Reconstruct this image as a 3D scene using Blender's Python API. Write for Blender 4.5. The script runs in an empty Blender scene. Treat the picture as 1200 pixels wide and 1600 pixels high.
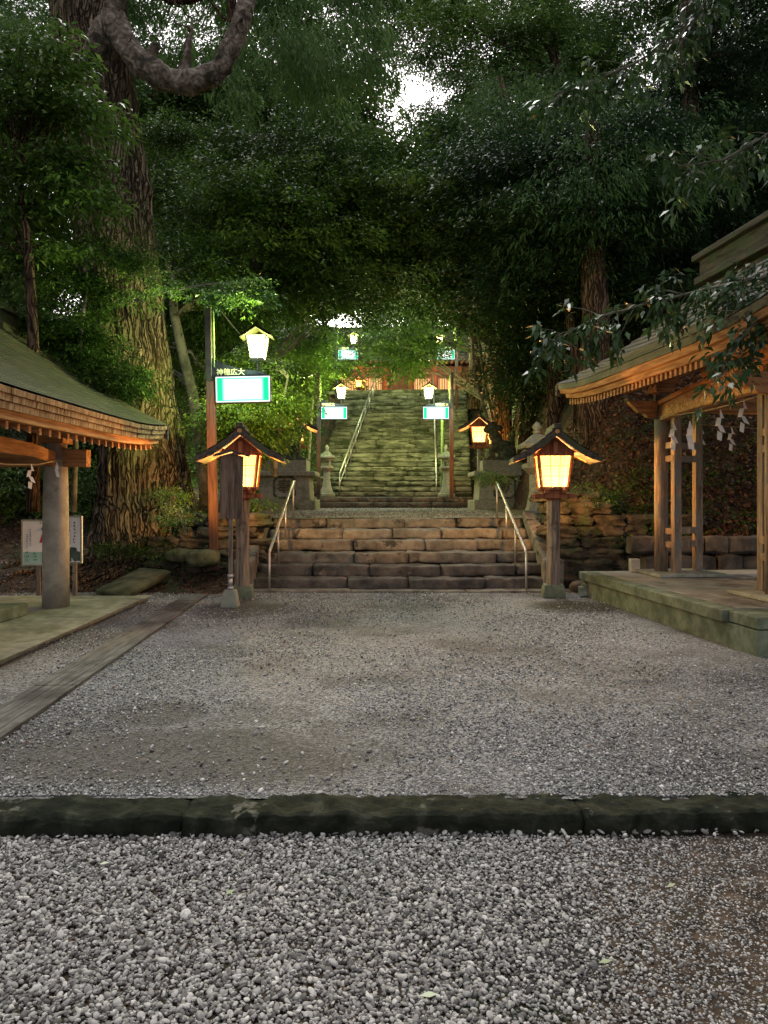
import bpy, math, random
import numpy as np
from mathutils import Vector, Matrix, noise
R = math.radians
SC = bpy.context.scene
COL = SC.collection

# ------------------------------------------------------------------ camera, world, sun, exposure
F = 1200.0; HX, HY, CH = 600.0, 775.0, 1.6
cam_d = bpy.data.cameras.new("camera"); cam = bpy.data.objects.new("camera", cam_d); COL.objects.link(cam)
cam.location = (0, 0, CH); cam.rotation_euler = (R(90), 0, 0)
cam_d.sensor_fit = 'VERTICAL'; cam_d.sensor_height = 24.0; cam_d.lens = 24.0 * F / 1600.0
cam_d.shift_y = -(800 - HY) / 1600.0
cam_d.clip_start = 0.05; cam_d.clip_end = 600
SC.camera = cam

W = bpy.data.worlds.new("World"); SC.world = W; W.use_nodes = True
nt = W.node_tree; nt.nodes.clear()
sky = nt.nodes.new('ShaderNodeTexSky'); sky.sky_type = 'NISHITA'; sky.sun_disc = False
sky.sun_elevation = R(17); sky.sun_rotation = R(0); sky.air_density = 1.0; sky.dust_density = 3.0
hs = nt.nodes.new('ShaderNodeHueSaturation'); hs.inputs['Saturation'].default_value = 0.15
mx = nt.nodes.new('ShaderNodeMixRGB'); mx.blend_type = 'MULTIPLY'; mx.inputs[0].default_value = 1; mx.inputs[2].default_value = (1.0, .965, .99, 1)
bg = nt.nodes.new('ShaderNodeBackground'); bg.inputs[1].default_value = 0.14
wo = nt.nodes.new('ShaderNodeOutputWorld')
nt.links.new(sky.outputs[0], hs.inputs['Color']); nt.links.new(hs.outputs[0], mx.inputs[1]); nt.links.new(mx.outputs[0], bg.inputs[0]); nt.links.new(bg.outputs[0], wo.inputs[0])

sun_d = bpy.data.lights.new("sun", 'SUN'); sun_d.energy = 1.15; sun_d.angle = R(14); sun_d.color = (1.0, .985, .95)
sun = bpy.data.objects.new("sun", sun_d); COL.objects.link(sun)
sun.rotation_euler = (R(-26), 0, R(8))          # soft light of the bright cloudy sky from high ahead
SC.view_settings.view_transform = 'Standard'; SC.view_settings.look = 'None'
SC.view_settings.exposure = 0.9; SC.view_settings.gamma = 1.0
cy = SC.cycles
cy.use_denoising = True; cy.max_bounces = 5; cy.diffuse_bounces = 3; cy.glossy_bounces = 2; cy.transmission_bounces = 3
cy.transparent_max_bounces = 10; cy.sample_clamp_indirect = 4.0; cy.sample_clamp_direct = 40.0
cy.caustics_reflective = False; cy.caustics_refractive = False; cy.use_adaptive_sampling = True; cy.adaptive_threshold = 0.015

def at(px, py, D): return Vector(((px - HX) * D / F, D, CH + (HY - py) * D / F))

# ------------------------------------------------------------------ materials
MATS = {}
def ramp(nt, fac, stops):
    r = nt.nodes.new('ShaderNodeValToRGB'); el = r.color_ramp.elements
    while len(el) < len(stops): el.new(.5)
    for e, (p, c) in zip(el, stops): e.position = p; e.color = (*c, 1)
    nt.links.new(fac, r.inputs[0]); return r.outputs[0]
def mat(name, stops, sc=(1, 1, 1), ns=4.0, rough=.8, bump=.3, bs=None, stain=None, stain_scale=1.5, stain_pos=(.5, .62), metal=0, spec=.3, detail=6, dist=.0, coat=0, world=False, bd=.02, smap=False, orand=0):
    if name in MATS: return MATS[name]
    m = bpy.data.materials.new(name); m.use_nodes = True; t = m.node_tree; N = t.nodes; L = t.links
    b = N['Principled BSDF']; b.inputs['Roughness'].default_value = rough; b.inputs['Metallic'].default_value = metal
    b.inputs['Specular IOR Level'].default_value = spec; b.inputs['Coat Weight'].default_value = coat
    if world:
        g = N.new('ShaderNodeNewGeometry'); src = g.outputs['Position']
    else:
        tc = N.new('ShaderNodeTexCoord'); src = tc.outputs['Object']
    mp = N.new('ShaderNodeMapping'); mp.inputs['Scale'].default_value = sc; L.new(src, mp.inputs[0])
    n = N.new('ShaderNodeTexNoise'); n.inputs['Scale'].default_value = ns; n.inputs['Detail'].default_value = detail; n.inputs['Roughness'].default_value = .65
    n.inputs['Distortion'].default_value = dist
    L.new(mp.outputs[0], n.inputs[0])
    c = ramp(t, n.outputs[0], [(.5 + (p - .5) * .55, q) for p, q in stops])
    if stain:
        n2 = N.new('ShaderNodeTexNoise'); n2.inputs['Scale'].default_value = stain_scale; n2.inputs['Detail'].default_value = 5; n2.inputs['Roughness'].default_value = .7
        L.new(mp.outputs[0] if smap else src, n2.inputs[0])
        k = ramp(t, n2.outputs[0], [(stain_pos[0], (0, 0, 0)), (stain_pos[1], (1, 1, 1))])
        mi = N.new('ShaderNodeMixRGB'); L.new(k, mi.inputs[0]); L.new(c, mi.inputs[1]); mi.inputs[2].default_value = (*stain, 1); c = mi.outputs[0]
    if orand:
        oi = N.new('ShaderNodeObjectInfo'); ma = N.new('ShaderNodeMath'); ma.operation = 'MULTIPLY_ADD'; L.new(oi.outputs['Random'], ma.inputs[0]); ma.inputs[1].default_value = orand; ma.inputs[2].default_value = 1 - orand / 2
        vm = N.new('ShaderNodeVectorMath'); vm.operation = 'SCALE'; L.new(c, vm.inputs[0]); L.new(ma.outputs[0], vm.inputs['Scale']); c = vm.outputs[0]
    L.new(c, b.inputs['Base Color'])
    if bump:
        bn = N.new('ShaderNodeBump'); bn.inputs['Strength'].default_value = bump; bn.inputs['Distance'].default_value = bd
        n3 = N.new('ShaderNodeTexNoise'); n3.inputs['Scale'].default_value = bs or ns * 2; n3.inputs['Detail'].default_value = 8; n3.inputs['Roughness'].default_value = .7
        L.new(mp.outputs[0], n3.inputs[0]); L.new(n3.outputs[0], bn.inputs['Height']); L.new(bn.outputs[0], b.inputs['Normal'])
    MATS[name] = m; return m
def emit(name, col, s, mixin=None):
    if name in MATS: return MATS[name]
    m = bpy.data.materials.new(name); m.use_nodes = True; t = m.node_tree; t.nodes.clear()
    e = t.nodes.new('ShaderNodeEmission'); e.inputs[0].default_value = (*col, 1); e.inputs[1].default_value = s
    o = t.nodes.new('ShaderNodeOutputMaterial'); t.links.new(e.outputs[0], o.inputs[0]); MATS[name] = m; return m
def paper(name, col, s, transl, tint):
    m = bpy.data.materials.new(name); m.use_nodes = True; t = m.node_tree; t.nodes.clear()
    e = t.nodes.new('ShaderNodeEmission'); e.inputs[0].default_value = (*col, 1); e.inputs[1].default_value = s
    tr = t.nodes.new('ShaderNodeBsdfTransparent'); tr.inputs[0].default_value = (*tint, 1)
    tl = t.nodes.new('ShaderNodeBsdfTranslucent'); tl.inputs[0].default_value = (1, .92, .5, 1)
    mi = t.nodes.new('ShaderNodeMixShader'); mi.inputs[0].default_value = transl
    ad = t.nodes.new('ShaderNodeAddShader'); o = t.nodes.new('ShaderNodeOutputMaterial')
    L = t.links; L.new(tr.outputs[0], mi.inputs[1]); L.new(tl.outputs[0], mi.inputs[2]); L.new(mi.outputs[0], ad.inputs[0]); L.new(e.outputs[0], ad.inputs[1]); L.new(ad.outputs[0], o.inputs[0])
    MATS[name] = m; return m
def leafmat(name, stops, rough=.38, transl=.3, spec=.5):
    m = bpy.data.materials.new(name); m.use_nodes = True; t = m.node_tree; N = t.nodes; L = t.links
    b = N['Principled BSDF']; b.inputs['Roughness'].default_value = rough; b.inputs['Specular IOR Level'].default_value = spec
    a = N.new('ShaderNodeAttribute'); a.attribute_name = 'tint'
    c = ramp(t, a.outputs['Fac'], stops); L.new(c, b.inputs['Base Color'])
    tl = N.new('ShaderNodeBsdfTranslucent'); L.new(c, tl.inputs[0])
    mi = N.new('ShaderNodeMixShader'); mi.inputs[0].default_value = transl
    L.new(b.outputs[0], mi.inputs[1]); L.new(tl.outputs[0], mi.inputs[2]); L.new(mi.outputs[0], N['Material Output'].inputs[0])
    MATS[name] = m; return m

def wood(name, a, b, axis='z', **k):
    s = {'x': (.8, 9, 9), 'y': (9, .8, 9), 'z': (9, 9, .8)}[axis]
    return mat(name, [(.3, a), (.7, b)], sc=s, ns=2.2, bump=k.pop('bump', .35), **k)
w_old_z = wood('weathered_wood_upright', (.10, .075, .055), (.30, .24, .18), 'z', stain=(.05, .045, .035), stain_scale=3, stain_pos=(.55, .66), bump=.7)
w_old_y = wood('weathered_wood_long', (.10, .075, .055), (.26, .2, .15), 'y')
w_cedar_x = wood('cedar_across', (.26, .11, .042), (.52, .26, .11), 'x')
w_cedar_y = wood('cedar_along', (.26, .11, .042), (.52, .26, .11), 'y')
w_cedar_z = wood('cedar_upright', (.22, .11, .052), (.46, .26, .125), 'z', stain=(.12, .085, .06), stain_scale=2, stain_pos=(.5, .7))
w_post = wood('weathered_cedar_post', (.13, .09, .06), (.36, .26, .17), 'z', stain=(.19, .165, .135), stain_scale=2.5, stain_pos=(.48, .6), bump=.6, bd=.03)
w_red = wood('red_stained_wood', (.16, .05, .025), (.34, .13, .06), 'z')
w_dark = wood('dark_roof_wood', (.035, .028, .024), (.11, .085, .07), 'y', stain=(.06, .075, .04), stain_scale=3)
w_brown = wood('brown_post_wood', (.08, .035, .022), (.16, .075, .045), 'z')
paper_m = paper('lantern_paper', (1.0, .72, .19), .68, .020, (1.0, .86, .66))
black = mat('black_metal', [(.3, (.015, .015, .015)), (.7, (.04, .04, .04))], rough=.5, bump=.05)
rust = mat('dark_steel', [(.3, (.03, .025, .022)), (.7, (.07, .055, .045))], rough=.6, bump=.15)
steel = mat('stainless_rail', [(.3, (.42, .40, .37)), (.7, (.6, .57, .52))], rough=.38, bump=.04, metal=.75)
conc = mat('concrete', [(.3, (.25, .245, .19)), (.7, (.42, .41, .33))], ns=5, rough=.9, bump=.35, bs=40, stain=(.13, .15, .09), stain_scale=1.3, stain_pos=(.45, .7))
conc_moss = mat('mossy_concrete', [(.3, (.10, .12, .075)), (.7, (.23, .25, .17))], ns=4, rough=.9, bump=.4, bs=30, stain=(.07, .08, .05), stain_scale=1.2, stain_pos=(.5, .7))
conc_floor = mat('worn_platform_floor', [(.3, (.25, .235, .195)), (.7, (.38, .36, .31))], ns=2.5, rough=.75, bump=.12, bs=30, stain=(.11, .09, .075), stain_scale=.9, stain_pos=(.52, .66))
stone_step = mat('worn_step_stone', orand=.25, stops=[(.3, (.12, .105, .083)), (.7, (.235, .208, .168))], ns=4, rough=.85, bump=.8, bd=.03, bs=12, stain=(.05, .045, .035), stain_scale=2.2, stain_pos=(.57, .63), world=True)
stone_dark = mat('dark_stone', [(.3, (.04, .035, .03)), (.7, (.13, .11, .09))], ns=3, rough=.7, bump=.7, bs=14, stain=(.20, .16, .13), stain_scale=1.6, stain_pos=(.6, .66), world=True)
stone_moss = mat('mossy_stair_stone', [(.34, (.065, .068, .045)), (.5, (.13, .132, .098)), (.7, (.22, .222, .168))], sc=(.5, 1.2, 1.7), smap=True, orand=.5, ns=3.2, rough=.85, bump=.8, bs=8, bd=.03, stain=(.03, .036, .017), stain_scale=2.4, stain_pos=(.53, .58), world=True)
rock_m = mat('wall_rock', [(.3, (.03, .026, .017)), (.7, (.125, .10, .07))], ns=3.5, rough=.9, bump=1.0, bd=.06, bs=8, stain=(.05, .07, .03), stain_scale=1.7, stain_pos=(.52, .64), world=True)
moss_rock = mat('mossy_slab', [(.3, (.05, .055, .025)), (.7, (.14, .14, .075))], ns=4, rough=.95, bump=.7, bs=25)
granite = mat('carved_granite', [(.35, (.19, .19, .15)), (.65, (.30, .30, .24))], ns=16, rough=.85, bump=.3, bs=50, stain=(.10, .13, .07), stain_scale=1.4, stain_pos=(.5, .7))
granite_dk = mat('dark_mossy_granite', [(.35, (.035, .045, .025)), (.65, (.10, .11, .07))], ns=9, rough=.95, bump=.8, bs=25)
kerb_m = mat('kerb_stone', [(.3, (.010, .013, .008)), (.6, (.028, .031, .020)), (.85, (.065, .068, .048))], ns=5.5, rough=.85, bump=1.0, bd=.035, bs=16, stain=(.15, .145, .115), stain_scale=2.1, stain_pos=(.60, .64), world=True, spec=.12, dist=.6)
def barkmat(name, dark, mid, light, sxy=7, sz=.55, olive_tint=None, bd=.06):
    m = bpy.data.materials.new(name); m.use_nodes = True; t = m.node_tree; N = t.nodes; L = t.links; b = N['Principled BSDF']; b.inputs['Roughness'].default_value = .95; b.inputs['Specular IOR Level'].default_value = .15
    g = N.new('ShaderNodeNewGeometry'); P = g.outputs['Position']
    n0 = N.new('ShaderNodeTexNoise'); n0.inputs['Scale'].default_value = 1.3; n0.inputs['Detail'].default_value = 4; L.new(P, n0.inputs[0])
    va = N.new('ShaderNodeVectorMath'); va.operation = 'MULTIPLY_ADD'; L.new(n0.outputs['Color'], va.inputs[0]); va.inputs[1].default_value = (.5, .5, .2); L.new(P, va.inputs[2])
    mp = N.new('ShaderNodeMapping'); mp.inputs['Scale'].default_value = (sxy, sxy, sz); L.new(va.outputs[0], mp.inputs[0])
    v = N.new('ShaderNodeTexVoronoi'); v.feature = 'DISTANCE_TO_EDGE'; v.inputs['Scale'].default_value = 1.6; L.new(mp.outputs[0], v.inputs['Vector'])
    n1 = N.new('ShaderNodeTexNoise'); n1.inputs['Scale'].default_value = 3.2; n1.inputs['Detail'].default_value = 8; n1.inputs['Roughness'].default_value = .7; L.new(mp.outputs[0], n1.inputs[0])
    e = ramp(t, v.outputs['Distance'], [(0, (0, 0, 0)), (.16, (1, 1, 1))])
    c = ramp(t, n1.outputs[0], [(.36, dark), (.5, mid), (.64, light)])
    mi = N.new('ShaderNodeMixRGB'); L.new(e, mi.inputs[0]); mi.inputs[1].default_value = (*[x * .45 for x in dark], 1); L.new(c, mi.inputs[2]); out = mi.outputs[0]
    if olive_tint:
        n2 = N.new('ShaderNodeTexNoise'); n2.inputs['Scale'].default_value = .8; n2.inputs['Detail'].default_value = 6; L.new(P, n2.inputs[0])
        k = ramp(t, n2.outputs[0], [(.48, (0, 0, 0)), (.62, (.4, .4, .4))]); mm = N.new('ShaderNodeMixRGB'); L.new(k, mm.inputs[0]); L.new(out, mm.inputs[1]); mm.inputs[2].default_value = (*olive_tint, 1); out = mm.outputs[0]
    L.new(out, b.inputs['Base Color'])
    ad = N.new('ShaderNodeMath'); ad.operation = 'ADD'; ms = N.new('ShaderNodeMath'); ms.operation = 'MULTIPLY'; ms.inputs[1].default_value = .6; L.new(n1.outputs[0], ms.inputs[0]); L.new(e, ad.inputs[0]); L.new(ms.outputs[0], ad.inputs[1])
    bp = N.new('ShaderNodeBump'); bp.inputs['Strength'].default_value = 1; bp.inputs['Distance'].default_value = bd; L.new(ad.outputs[0], bp.inputs['Height']); L.new(bp.outputs[0], b.inputs['Normal'])
    MATS[name] = m; return m
bark_cedar = barkmat('great_cedar_bark', (.05, .035, .022), (.19, .145, .095), (.38, .30, .20), 7.5, .28, (.17, .18, .07), .07)  # olive patch tint also carries lamplight put into the bark colour
_unused = mat('old_bark', [(.38, (.022, .014, .009)), (.50, (.11, .075, .048)), (.64, (.24, .17, .115))], sc=(5, 5, .42), ns=2.6, rough=.95, bump=1.0, bd=.08, bs=2.6, stain=(.10, .12, .045), stain_scale=.6, stain_pos=(.5, .66), world=True, dist=.8)
bark_limb = mat('pale_limb_bark', [(.3, (.05, .037, .026)), (.6, (.22, .175, .135)), (.85, (.46, .40, .33))], sc=(1, 1, 1), ns=6, rough=.9, bump=1.0, bd=.09, bs=5, stain=(.025, .022, .012), stain_scale=.9, stain_pos=(.52, .62), world=True, dist=1.2)
bark_brown = barkmat('brown_trunk_bark', (.03, .02, .013), (.11, .07, .045), (.21, .14, .09), 8, .4, None, .05)
bark_grey = mat('smooth_grey_bark', [(.3, (.08, .08, .055)), (.7, (.2, .19, .14))], ns=5, rough=.9, bump=.4, world=True)
soil = mat('forest_floor', [(.3, (.02, .014, .009)), (.6, (.07, .045, .028)), (.8, (.13, .085, .05))], ns=9, rough=.95, bump=1.0, bs=18, stain=(.025, .04, .015), stain_scale=.5, stain_pos=(.5, .6), world=True)
dry_soil = mat('gravel_bed', [(.35, (.02, .018, .015)), (.65, (.085, .077, .065))], ns=70, rough=.95, bump=.9, bs=130, stain=(.045, .04, .033), stain_scale=.7, stain_pos=(.52, .68), world=True)
board_m = mat('walk_boards', [(.3, (.07, .062, .055)), (.7, (.18, .165, .15))], sc=(12, .8, 12), ns=2.5, rough=.8, bump=.5, stain=(.05, .045, .04), stain_scale=1.2, world=True)
shingle = mat('bark_shingles', [(.3, (.16, .085, .045)), (.7, (.42, .27, .16))], sc=(7, 7, .9), ns=2.3, rough=.85, bump=.6)
roof_green = mat('mossy_copper_roof', [(.3, (.028, .028, .012)), (.7, (.075, .07, .032))], sc=(1, .35, 1), ns=5, rough=.7, bump=.35, stain=(.03, .04, .015), stain_scale=1.3)
roof_brown = mat('brown_sheet_roof', [(.3, (.05, .034, .022)), (.7, (.12, .085, .055))], sc=(1, .35, 1), ns=5, rough=.6, bump=.25, stain=(.045, .04, .026), stain_scale=1.2)
white_paper = mat('white_streamer_paper', [(.3, (.86, .86, .86)), (.7, (.9, .9, .9))], rough=.8, bump=.05)
rope_m = mat('straw_rope', [(.3, (.3, .22, .12)), (.7, (.5, .4, .24))], sc=(20, 20, 20), rough=.9)
gold = mat('gilt_lettering', [(.3, (.55, .45, .2)), (.7, (.7, .6, .3))], rough=.5, bump=.1)
ink = mat('black_ink', [(.3, (.02, .02, .02)), (.7, (.035, .035, .03))], rough=.8, bump=0)
board_white = mat('notice_white', [(.3, (.74, .72, .70)), (.7, (.84, .83, .81))], ns=3, rough=.6, bump=.05)
red_paint = mat('red_paint', [(.3, (.45, .02, .03)), (.7, (.55, .04, .05))], rough=.6, bump=0)
green_paint = mat('green_paint', [(.3, (.04, .2, .14)), (.7, (.07, .26, .18))], rough=.6, bump=0)
vermilion = mat('vermilion_wood', [(.3, (.10, .045, .034)), (.7, (.18, .085, .062))], rough=.6, bump=.1)
grey_roof = mat('grey_shrine_roof', [(.3, (.16, .16, .18)), (.7, (.3, .3, .33))], sc=(1, 4, 1), ns=3, rough=.45, bump=.3)
lit_pane = emit('lit_lattice', (1, .5, .18), .7)
bulb_green = paper('mercury_globe', (.95, 1.0, .50), 1.6, .04, (.97, .97, .92)); bulb_pink = paper('warm_globe', (1.0, .84, .45), 1.6, .04, (.97, .96, .9))

# ------------------------------------------------------------------ mesh helpers
class MB:
    def __init__(s): s.v = []; s.f = []
    def add(s, vs, fs):
        o = len(s.v); s.v += [tuple(v) for v in vs]; s.f += [tuple(i + o for i in f) for f in fs]; return s
    def box(s, c, d, rz=0, rx=0, ry=0, taper=1.0):
        x, y, z = d[0] / 2, d[1] / 2, d[2] / 2
        M = Matrix.Translation(c) @ Matrix.Rotation(rz, 4, 'Z') @ Matrix.Rotation(ry, 4, 'Y') @ Matrix.Rotation(rx, 4, 'X')
        vs = [M @ Vector((sx * x * (taper if sz > 0 else 1), sy * y * (taper if sz > 0 else 1), sz * z)) for sz in (-1, 1) for sy in (-1, 1) for sx in (-1, 1)]
        return s.add(vs, [(0, 2, 3, 1), (4, 5, 7, 6), (0, 1, 5, 4), (2, 6, 7, 3), (0, 4, 6, 2), (1, 3, 7, 5)])
    def tube(s, pts, rad, n=10, cap=True):
        pts = [Vector(p) for p in pts]; k = len(pts)
        if not hasattr(rad, '__len__'): rad = [rad] * k
        vs = []; up = None
        for i, p in enumerate(pts):
            t = (pts[min(i + 1, k - 1)] - pts[max(i - 1, 0)]).normalized()
            if up is None: up = Vector((1, 0, 0)) if abs(t.x) < .9 else Vector((0, 1, 0))
            a = (up - t * up.dot(t)).normalized(); b = t.cross(a); up = a
            vs += [p + (a * math.cos(q) + b * math.sin(q)) * rad[i] for q in [2 * math.pi * j / n for j in range(n)]]
        fs = [(i * n + j, i * n + (j + 1) % n, (i + 1) * n + (j + 1) % n, (i + 1) * n + j) for i in range(k - 1) for j in range(n)]
        if cap: fs += [tuple(range(n - 1, -1, -1)), tuple((k - 1) * n + j for j in range(n))]
        return s.add(vs, fs)
    def prism(s, poly, p0, ax, ay, depth):
        """poly in 2D mapped with axes ax, ay from p0, extruded by vector depth"""
        p0, ax, ay, depth = Vector(p0), Vector(ax), Vector(ay), Vector(depth)
        a = [p0 + ax * x + ay * y for x, y in poly]; n = len(poly)
        return s.add(a + [q + depth for q in a], [tuple(range(n - 1, -1, -1)), tuple(range(n, 2 * n))] + [(i, (i + 1) % n, n + (i + 1) % n, n + i) for i in range(n)])
    def lathe(s, prof, c=(0, 0, 0), n=16, sq=None):
        """prof = [(r,z)]; n sides; n = 4 gives square plan"""
        vs = []; off = math.pi / n if n in (4, 6, 8) else 0
        k = 1 / math.cos(math.pi / n) if n in (4, 6, 8) else 1
        for r, z in prof:
            vs += [(c[0] + r * k * math.cos(off + 2 * math.pi * j / n), c[1] + r * k * math.sin(off + 2 * math.pi * j / n), c[2] + z) for j in range(n)]
        m = len(prof)
        fs = [(i * n + j, i * n + (j + 1) % n, (i + 1) * n + (j + 1) % n, (i + 1) * n + j) for i in range(m - 1) for j in range(n)]
        fs += [tuple(range(n - 1, -1, -1)), tuple((m - 1) * n + j for j in range(n))]
        return s.add(vs, fs)
    def rough(s, c, d, seg=6, jit=.012, ch=.03, rz=0, seed=0, rock=0.0, fine=0, lo=1.0, hi=0.0):
        """long rough-cut block, chamfered section, wobbling along its length"""
        x, y, z = d[0] / 2, d[1] / 2, d[2] / 2; ch = min(ch, y * .6, z * .6)
        sec = [(-y + ch, -z), (y - ch, -z), (y, -z + ch), (y, z - ch), (y - ch, z), (0, z + rock), (-y + ch, z), (-y + ch * .25, z - ch * .3), (-y, z - ch), (-y, 0), (-y, -z + ch)]
        if fine: sec = [(sec[i][0] + (sec[(i + 1) % len(sec)][0] - sec[i][0]) * k_ / fine, sec[i][1] + (sec[(i + 1) % len(sec)][1] - sec[i][1]) * k_ / fine) for i in range(len(sec)) for k_ in range(fine)]
        n = len(sec); vs = []; M = Matrix.Translation(c) @ Matrix.Rotation(rz, 4, 'Z')
        if fine:
            off = Vector((seed * 7.3, seed * 2.1, seed * 3.7)); nv = noise.noise_vector
            for i in range(seg + 1):
                u = -x + 2 * x * i / seg; e = min(1, .92 + .08 * min(i, seg - i) / max(1, seg * .03 / max(x, .1) ))
                for a, b in sec:
                    P = Vector((u, a * (e if e < 1 else 1), b * (e if b > 0 else 1))); q = P + off
                    P = P + nv(q * 2.0) * jit * lo + nv(q * 6.5) * jit * .5 + nv(q * 15) * jit * .34 + nv(q * 30) * jit * hi
                    vs.append(M @ P)
            fs = [(i * n + j, (i + 1) * n + j, (i + 1) * n + (j + 1) % n, i * n + (j + 1) % n) for i in range(seg) for j in range(n)]
            fs += [tuple(range(n)), tuple(seg * n + j for j in range(n - 1, -1, -1))]
            return s.add(vs, fs)
        for i in range(seg + 1):
            u = -x + 2 * x * i / seg; e = .82 if i in (0, seg) else 1
            uu = u * (1 if i not in (0, seg) else 1)
            for j, (a, b) in enumerate(sec):
                q = Vector((u * 2.1 + seed * 7.3, j * 1.7, seed * 3.1))
                dx = noise.noise(q) * jit; dy = noise.noise(q + Vector((9, 0, 0))) * jit * 1.5; dz = noise.noise(q + Vector((0, 9, 0))) * jit
                aa, bb = (a * (1 - ch * .5 / max(y, .01)), b * (1 - ch * .5 / max(z, .01))) if e < 1 else (a, b)
                vs.append(M @ Vector((uu + (dx if e == 1 else 0), aa + dy, bb + dz)))
        fs = [(i * n + j, (i + 1) * n + j, (i + 1) * n + (j + 1) % n, i * n + (j + 1) % n) for i in range(seg) for j in range(n)]
        fs += [tuple(range(n)), tuple(seg * n + j for j in range(n - 1, -1, -1))]
        return s.add(vs, fs)
    def rockb(s, c, d, seed, rz=0, p=3.2, amp=.12):
        V, T = ICO2; M = Matrix.Translation(c) @ Matrix.Rotation(rz, 4, 'Z')
        vs = []
        for v in V:
            k = (abs(v[0]) ** p + abs(v[1]) ** p + abs(v[2]) ** p) ** (-1 / p)
            q = Vector(v) * k; nn = noise.noise(q * 1.3 + Vector((seed * 5.1, seed, 0))) * amp + noise.noise(q * 3.1 + Vector((seed, 0, 4))) * amp * .4
            q = q * (1 + nn + abs(noise.noise(q * 5.3 + Vector((seed, 2, 0)))) * amp * .25); vs.append(M @ Vector((q.x * d[0] / 2, q.y * d[1] / 2, q.z * d[2] / 2)))
        return s.add(vs, T)
    def build(s, name, m, parent=None, smooth=False, bevel=0, loc=None):
        me = bpy.data.meshes.new(name); me.from_pydata(s.v, [], s.f); me.update()
        if smooth:
            me.polygons.foreach_set('use_smooth', [True] * len(me.polygons))
        if smooth == 2: me.set_sharp_from_angle(angle=R(24))
        me.materials.append(m)
        o = bpy.data.objects.new(name, me); COL.objects.link(o)
        if parent: o.parent = parent
        if loc: o.location = loc
        if bevel:
            b = o.modifiers.new('edge', 'BEVEL'); b.width = bevel; b.segments = 2; b.limit_method = 'ANGLE'
        return o
def ico(sub):
    import bmesh
    b = bmesh.new(); bmesh.ops.create_icosphere(b, subdivisions=sub, radius=1)
    b.verts.ensure_lookup_table(); V = [tuple(v.co) for v in b.verts]; T = [tuple(v.index for v in f.verts) for f in b.faces]; b.free(); return V, T
ICO1, ICO2 = ico(2), ico(3)
def tag(o, label=None, cat=None, group=None, kind=None):
    if label: o['label'] = label
    if cat: o['category'] = cat
    if group: o['group'] = group
    if kind: o['kind'] = kind
    return o
def thing(name, label, cat, loc=(0, 0, 0), rz=0, group=None):
    o = bpy.data.objects.new(name, None); COL.objects.link(o); o.location = loc; o.rotation_euler = (0, 0, rz); o.empty_display_size = .2
    return tag(o, label, cat, group)
def struct(o): o['kind'] = 'structure'; return o
def kids(o): return [c for c in bpy.data.objects if c.parent == o]
def dup(root, loc, rz, label, sx=1):
    def cp(o, p):
        c = o.copy(); COL.objects.link(c); c.parent = p
        for ch in kids(o): cp(ch, c)
        return c
    r = cp(root, None); r.location = loc; r.rotation_euler = (0, 0, rz); r['label'] = label
    if sx != 1: r.scale = (sx, sx, sx)
    return r
def plight(parent, loc, col, W_, rad=.06, name='lamp_light'):
    d = bpy.data.lights.new(name, 'POINT'); d.energy = W_; d.color = col; d.shadow_soft_size = rad
    o = bpy.data.objects.new(name, d); COL.objects.link(o); o.parent = parent; o.location = loc; return o
def text(name, s, size, m, parent, loc, rot, vertical=False, ext=.004):
    cu = bpy.data.curves.new(name, 'FONT'); cu.body = s; cu.size = size; cu.extrude = ext; cu.align_x = 'CENTER'; cu.align_y = 'CENTER'
    cu.offset = size * .012
    o = bpy.data.objects.new(name, cu); COL.objects.link(o)
    dg = bpy.context.evaluated_depsgraph_get(); me = bpy.data.meshes.new_from_object(o.evaluated_get(dg))
    bpy.data.objects.remove(o); me.materials.clear(); me.materials.append(m)
    q = bpy.data.objects.new(name, me); COL.objects.link(q); q.parent = parent; q.location = loc; q.rotation_euler = rot; return q

# ------------------------------------------------------------------ terrain
def sm(a, b, t):
    t = min(1, max(0, (t - a) / (b - a))); return t * t * (3 - 2 * t)
def stair_z(y): return 1.55 + max(0, min(5.43, (y - 30) * .583))
def hgt(x, y):
    n = noise.noise(Vector((x * .5, y * .5, 0))) * .12 + noise.noise(Vector((x * 1.7, y * 1.7, 3))) * .05
    court = -.10
    if x < -2.4: back = 1.15 * sm(13.4, 16.5, y) + .25 * sm(12.2, 13.6, y)
    elif x > 2.9: back = 1.3 * sm(13.2, 15.0, y)
    else: back = (1.15 - .13) * sm(13.2, 15.6, y)
    if x > 3.9:
        back = max(back, (x > 3.9) * sm(3.6, 5.2, x) * (.75 * sm(12.6, 13.6, y) + 3.6 * sm(13.3, 18.5, y) + 2.5 * sm(18, 30, y)))
    h = court + back
    if y > 28:
        h = max(h, stair_z(y) - .22 - .25 * (1 if -2.6 < x < 4.4 and y < 41 else 0))
    side = 0
    if x < -4: side = (-x - 4) * .22 * sm(17, 26, y)
    if x > 6: side = (x - 6) * .35 * sm(14, 24, y)
    if y > 46: side += (y - 46) * .18
    h += side
    w = 1.0
    if y < 12.4 or (-2.5 < x < 3 and y < 29): w = .0
    if y < 12 and abs(x) > 5: w = .3
    return h + n * w + (noise.noise(Vector((x * .3, y * .3, 9))) * .8 * sm(28, 40, y) if abs(x - 1) > 5 else 0)
xs = [-90, -60, -40, -30] + [-24 + i * .4 for i in range(121)] + [30, 40, 60, 90]
ys = [-60, -20, -8, 0, 4, 8, 11] + [11.6 + i * .3 for i in range(125)] + [52, 58, 66, 80, 110]
V = [(x, y, hgt(x, y)) for y in ys for x in xs]; nx = len(xs)
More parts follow.
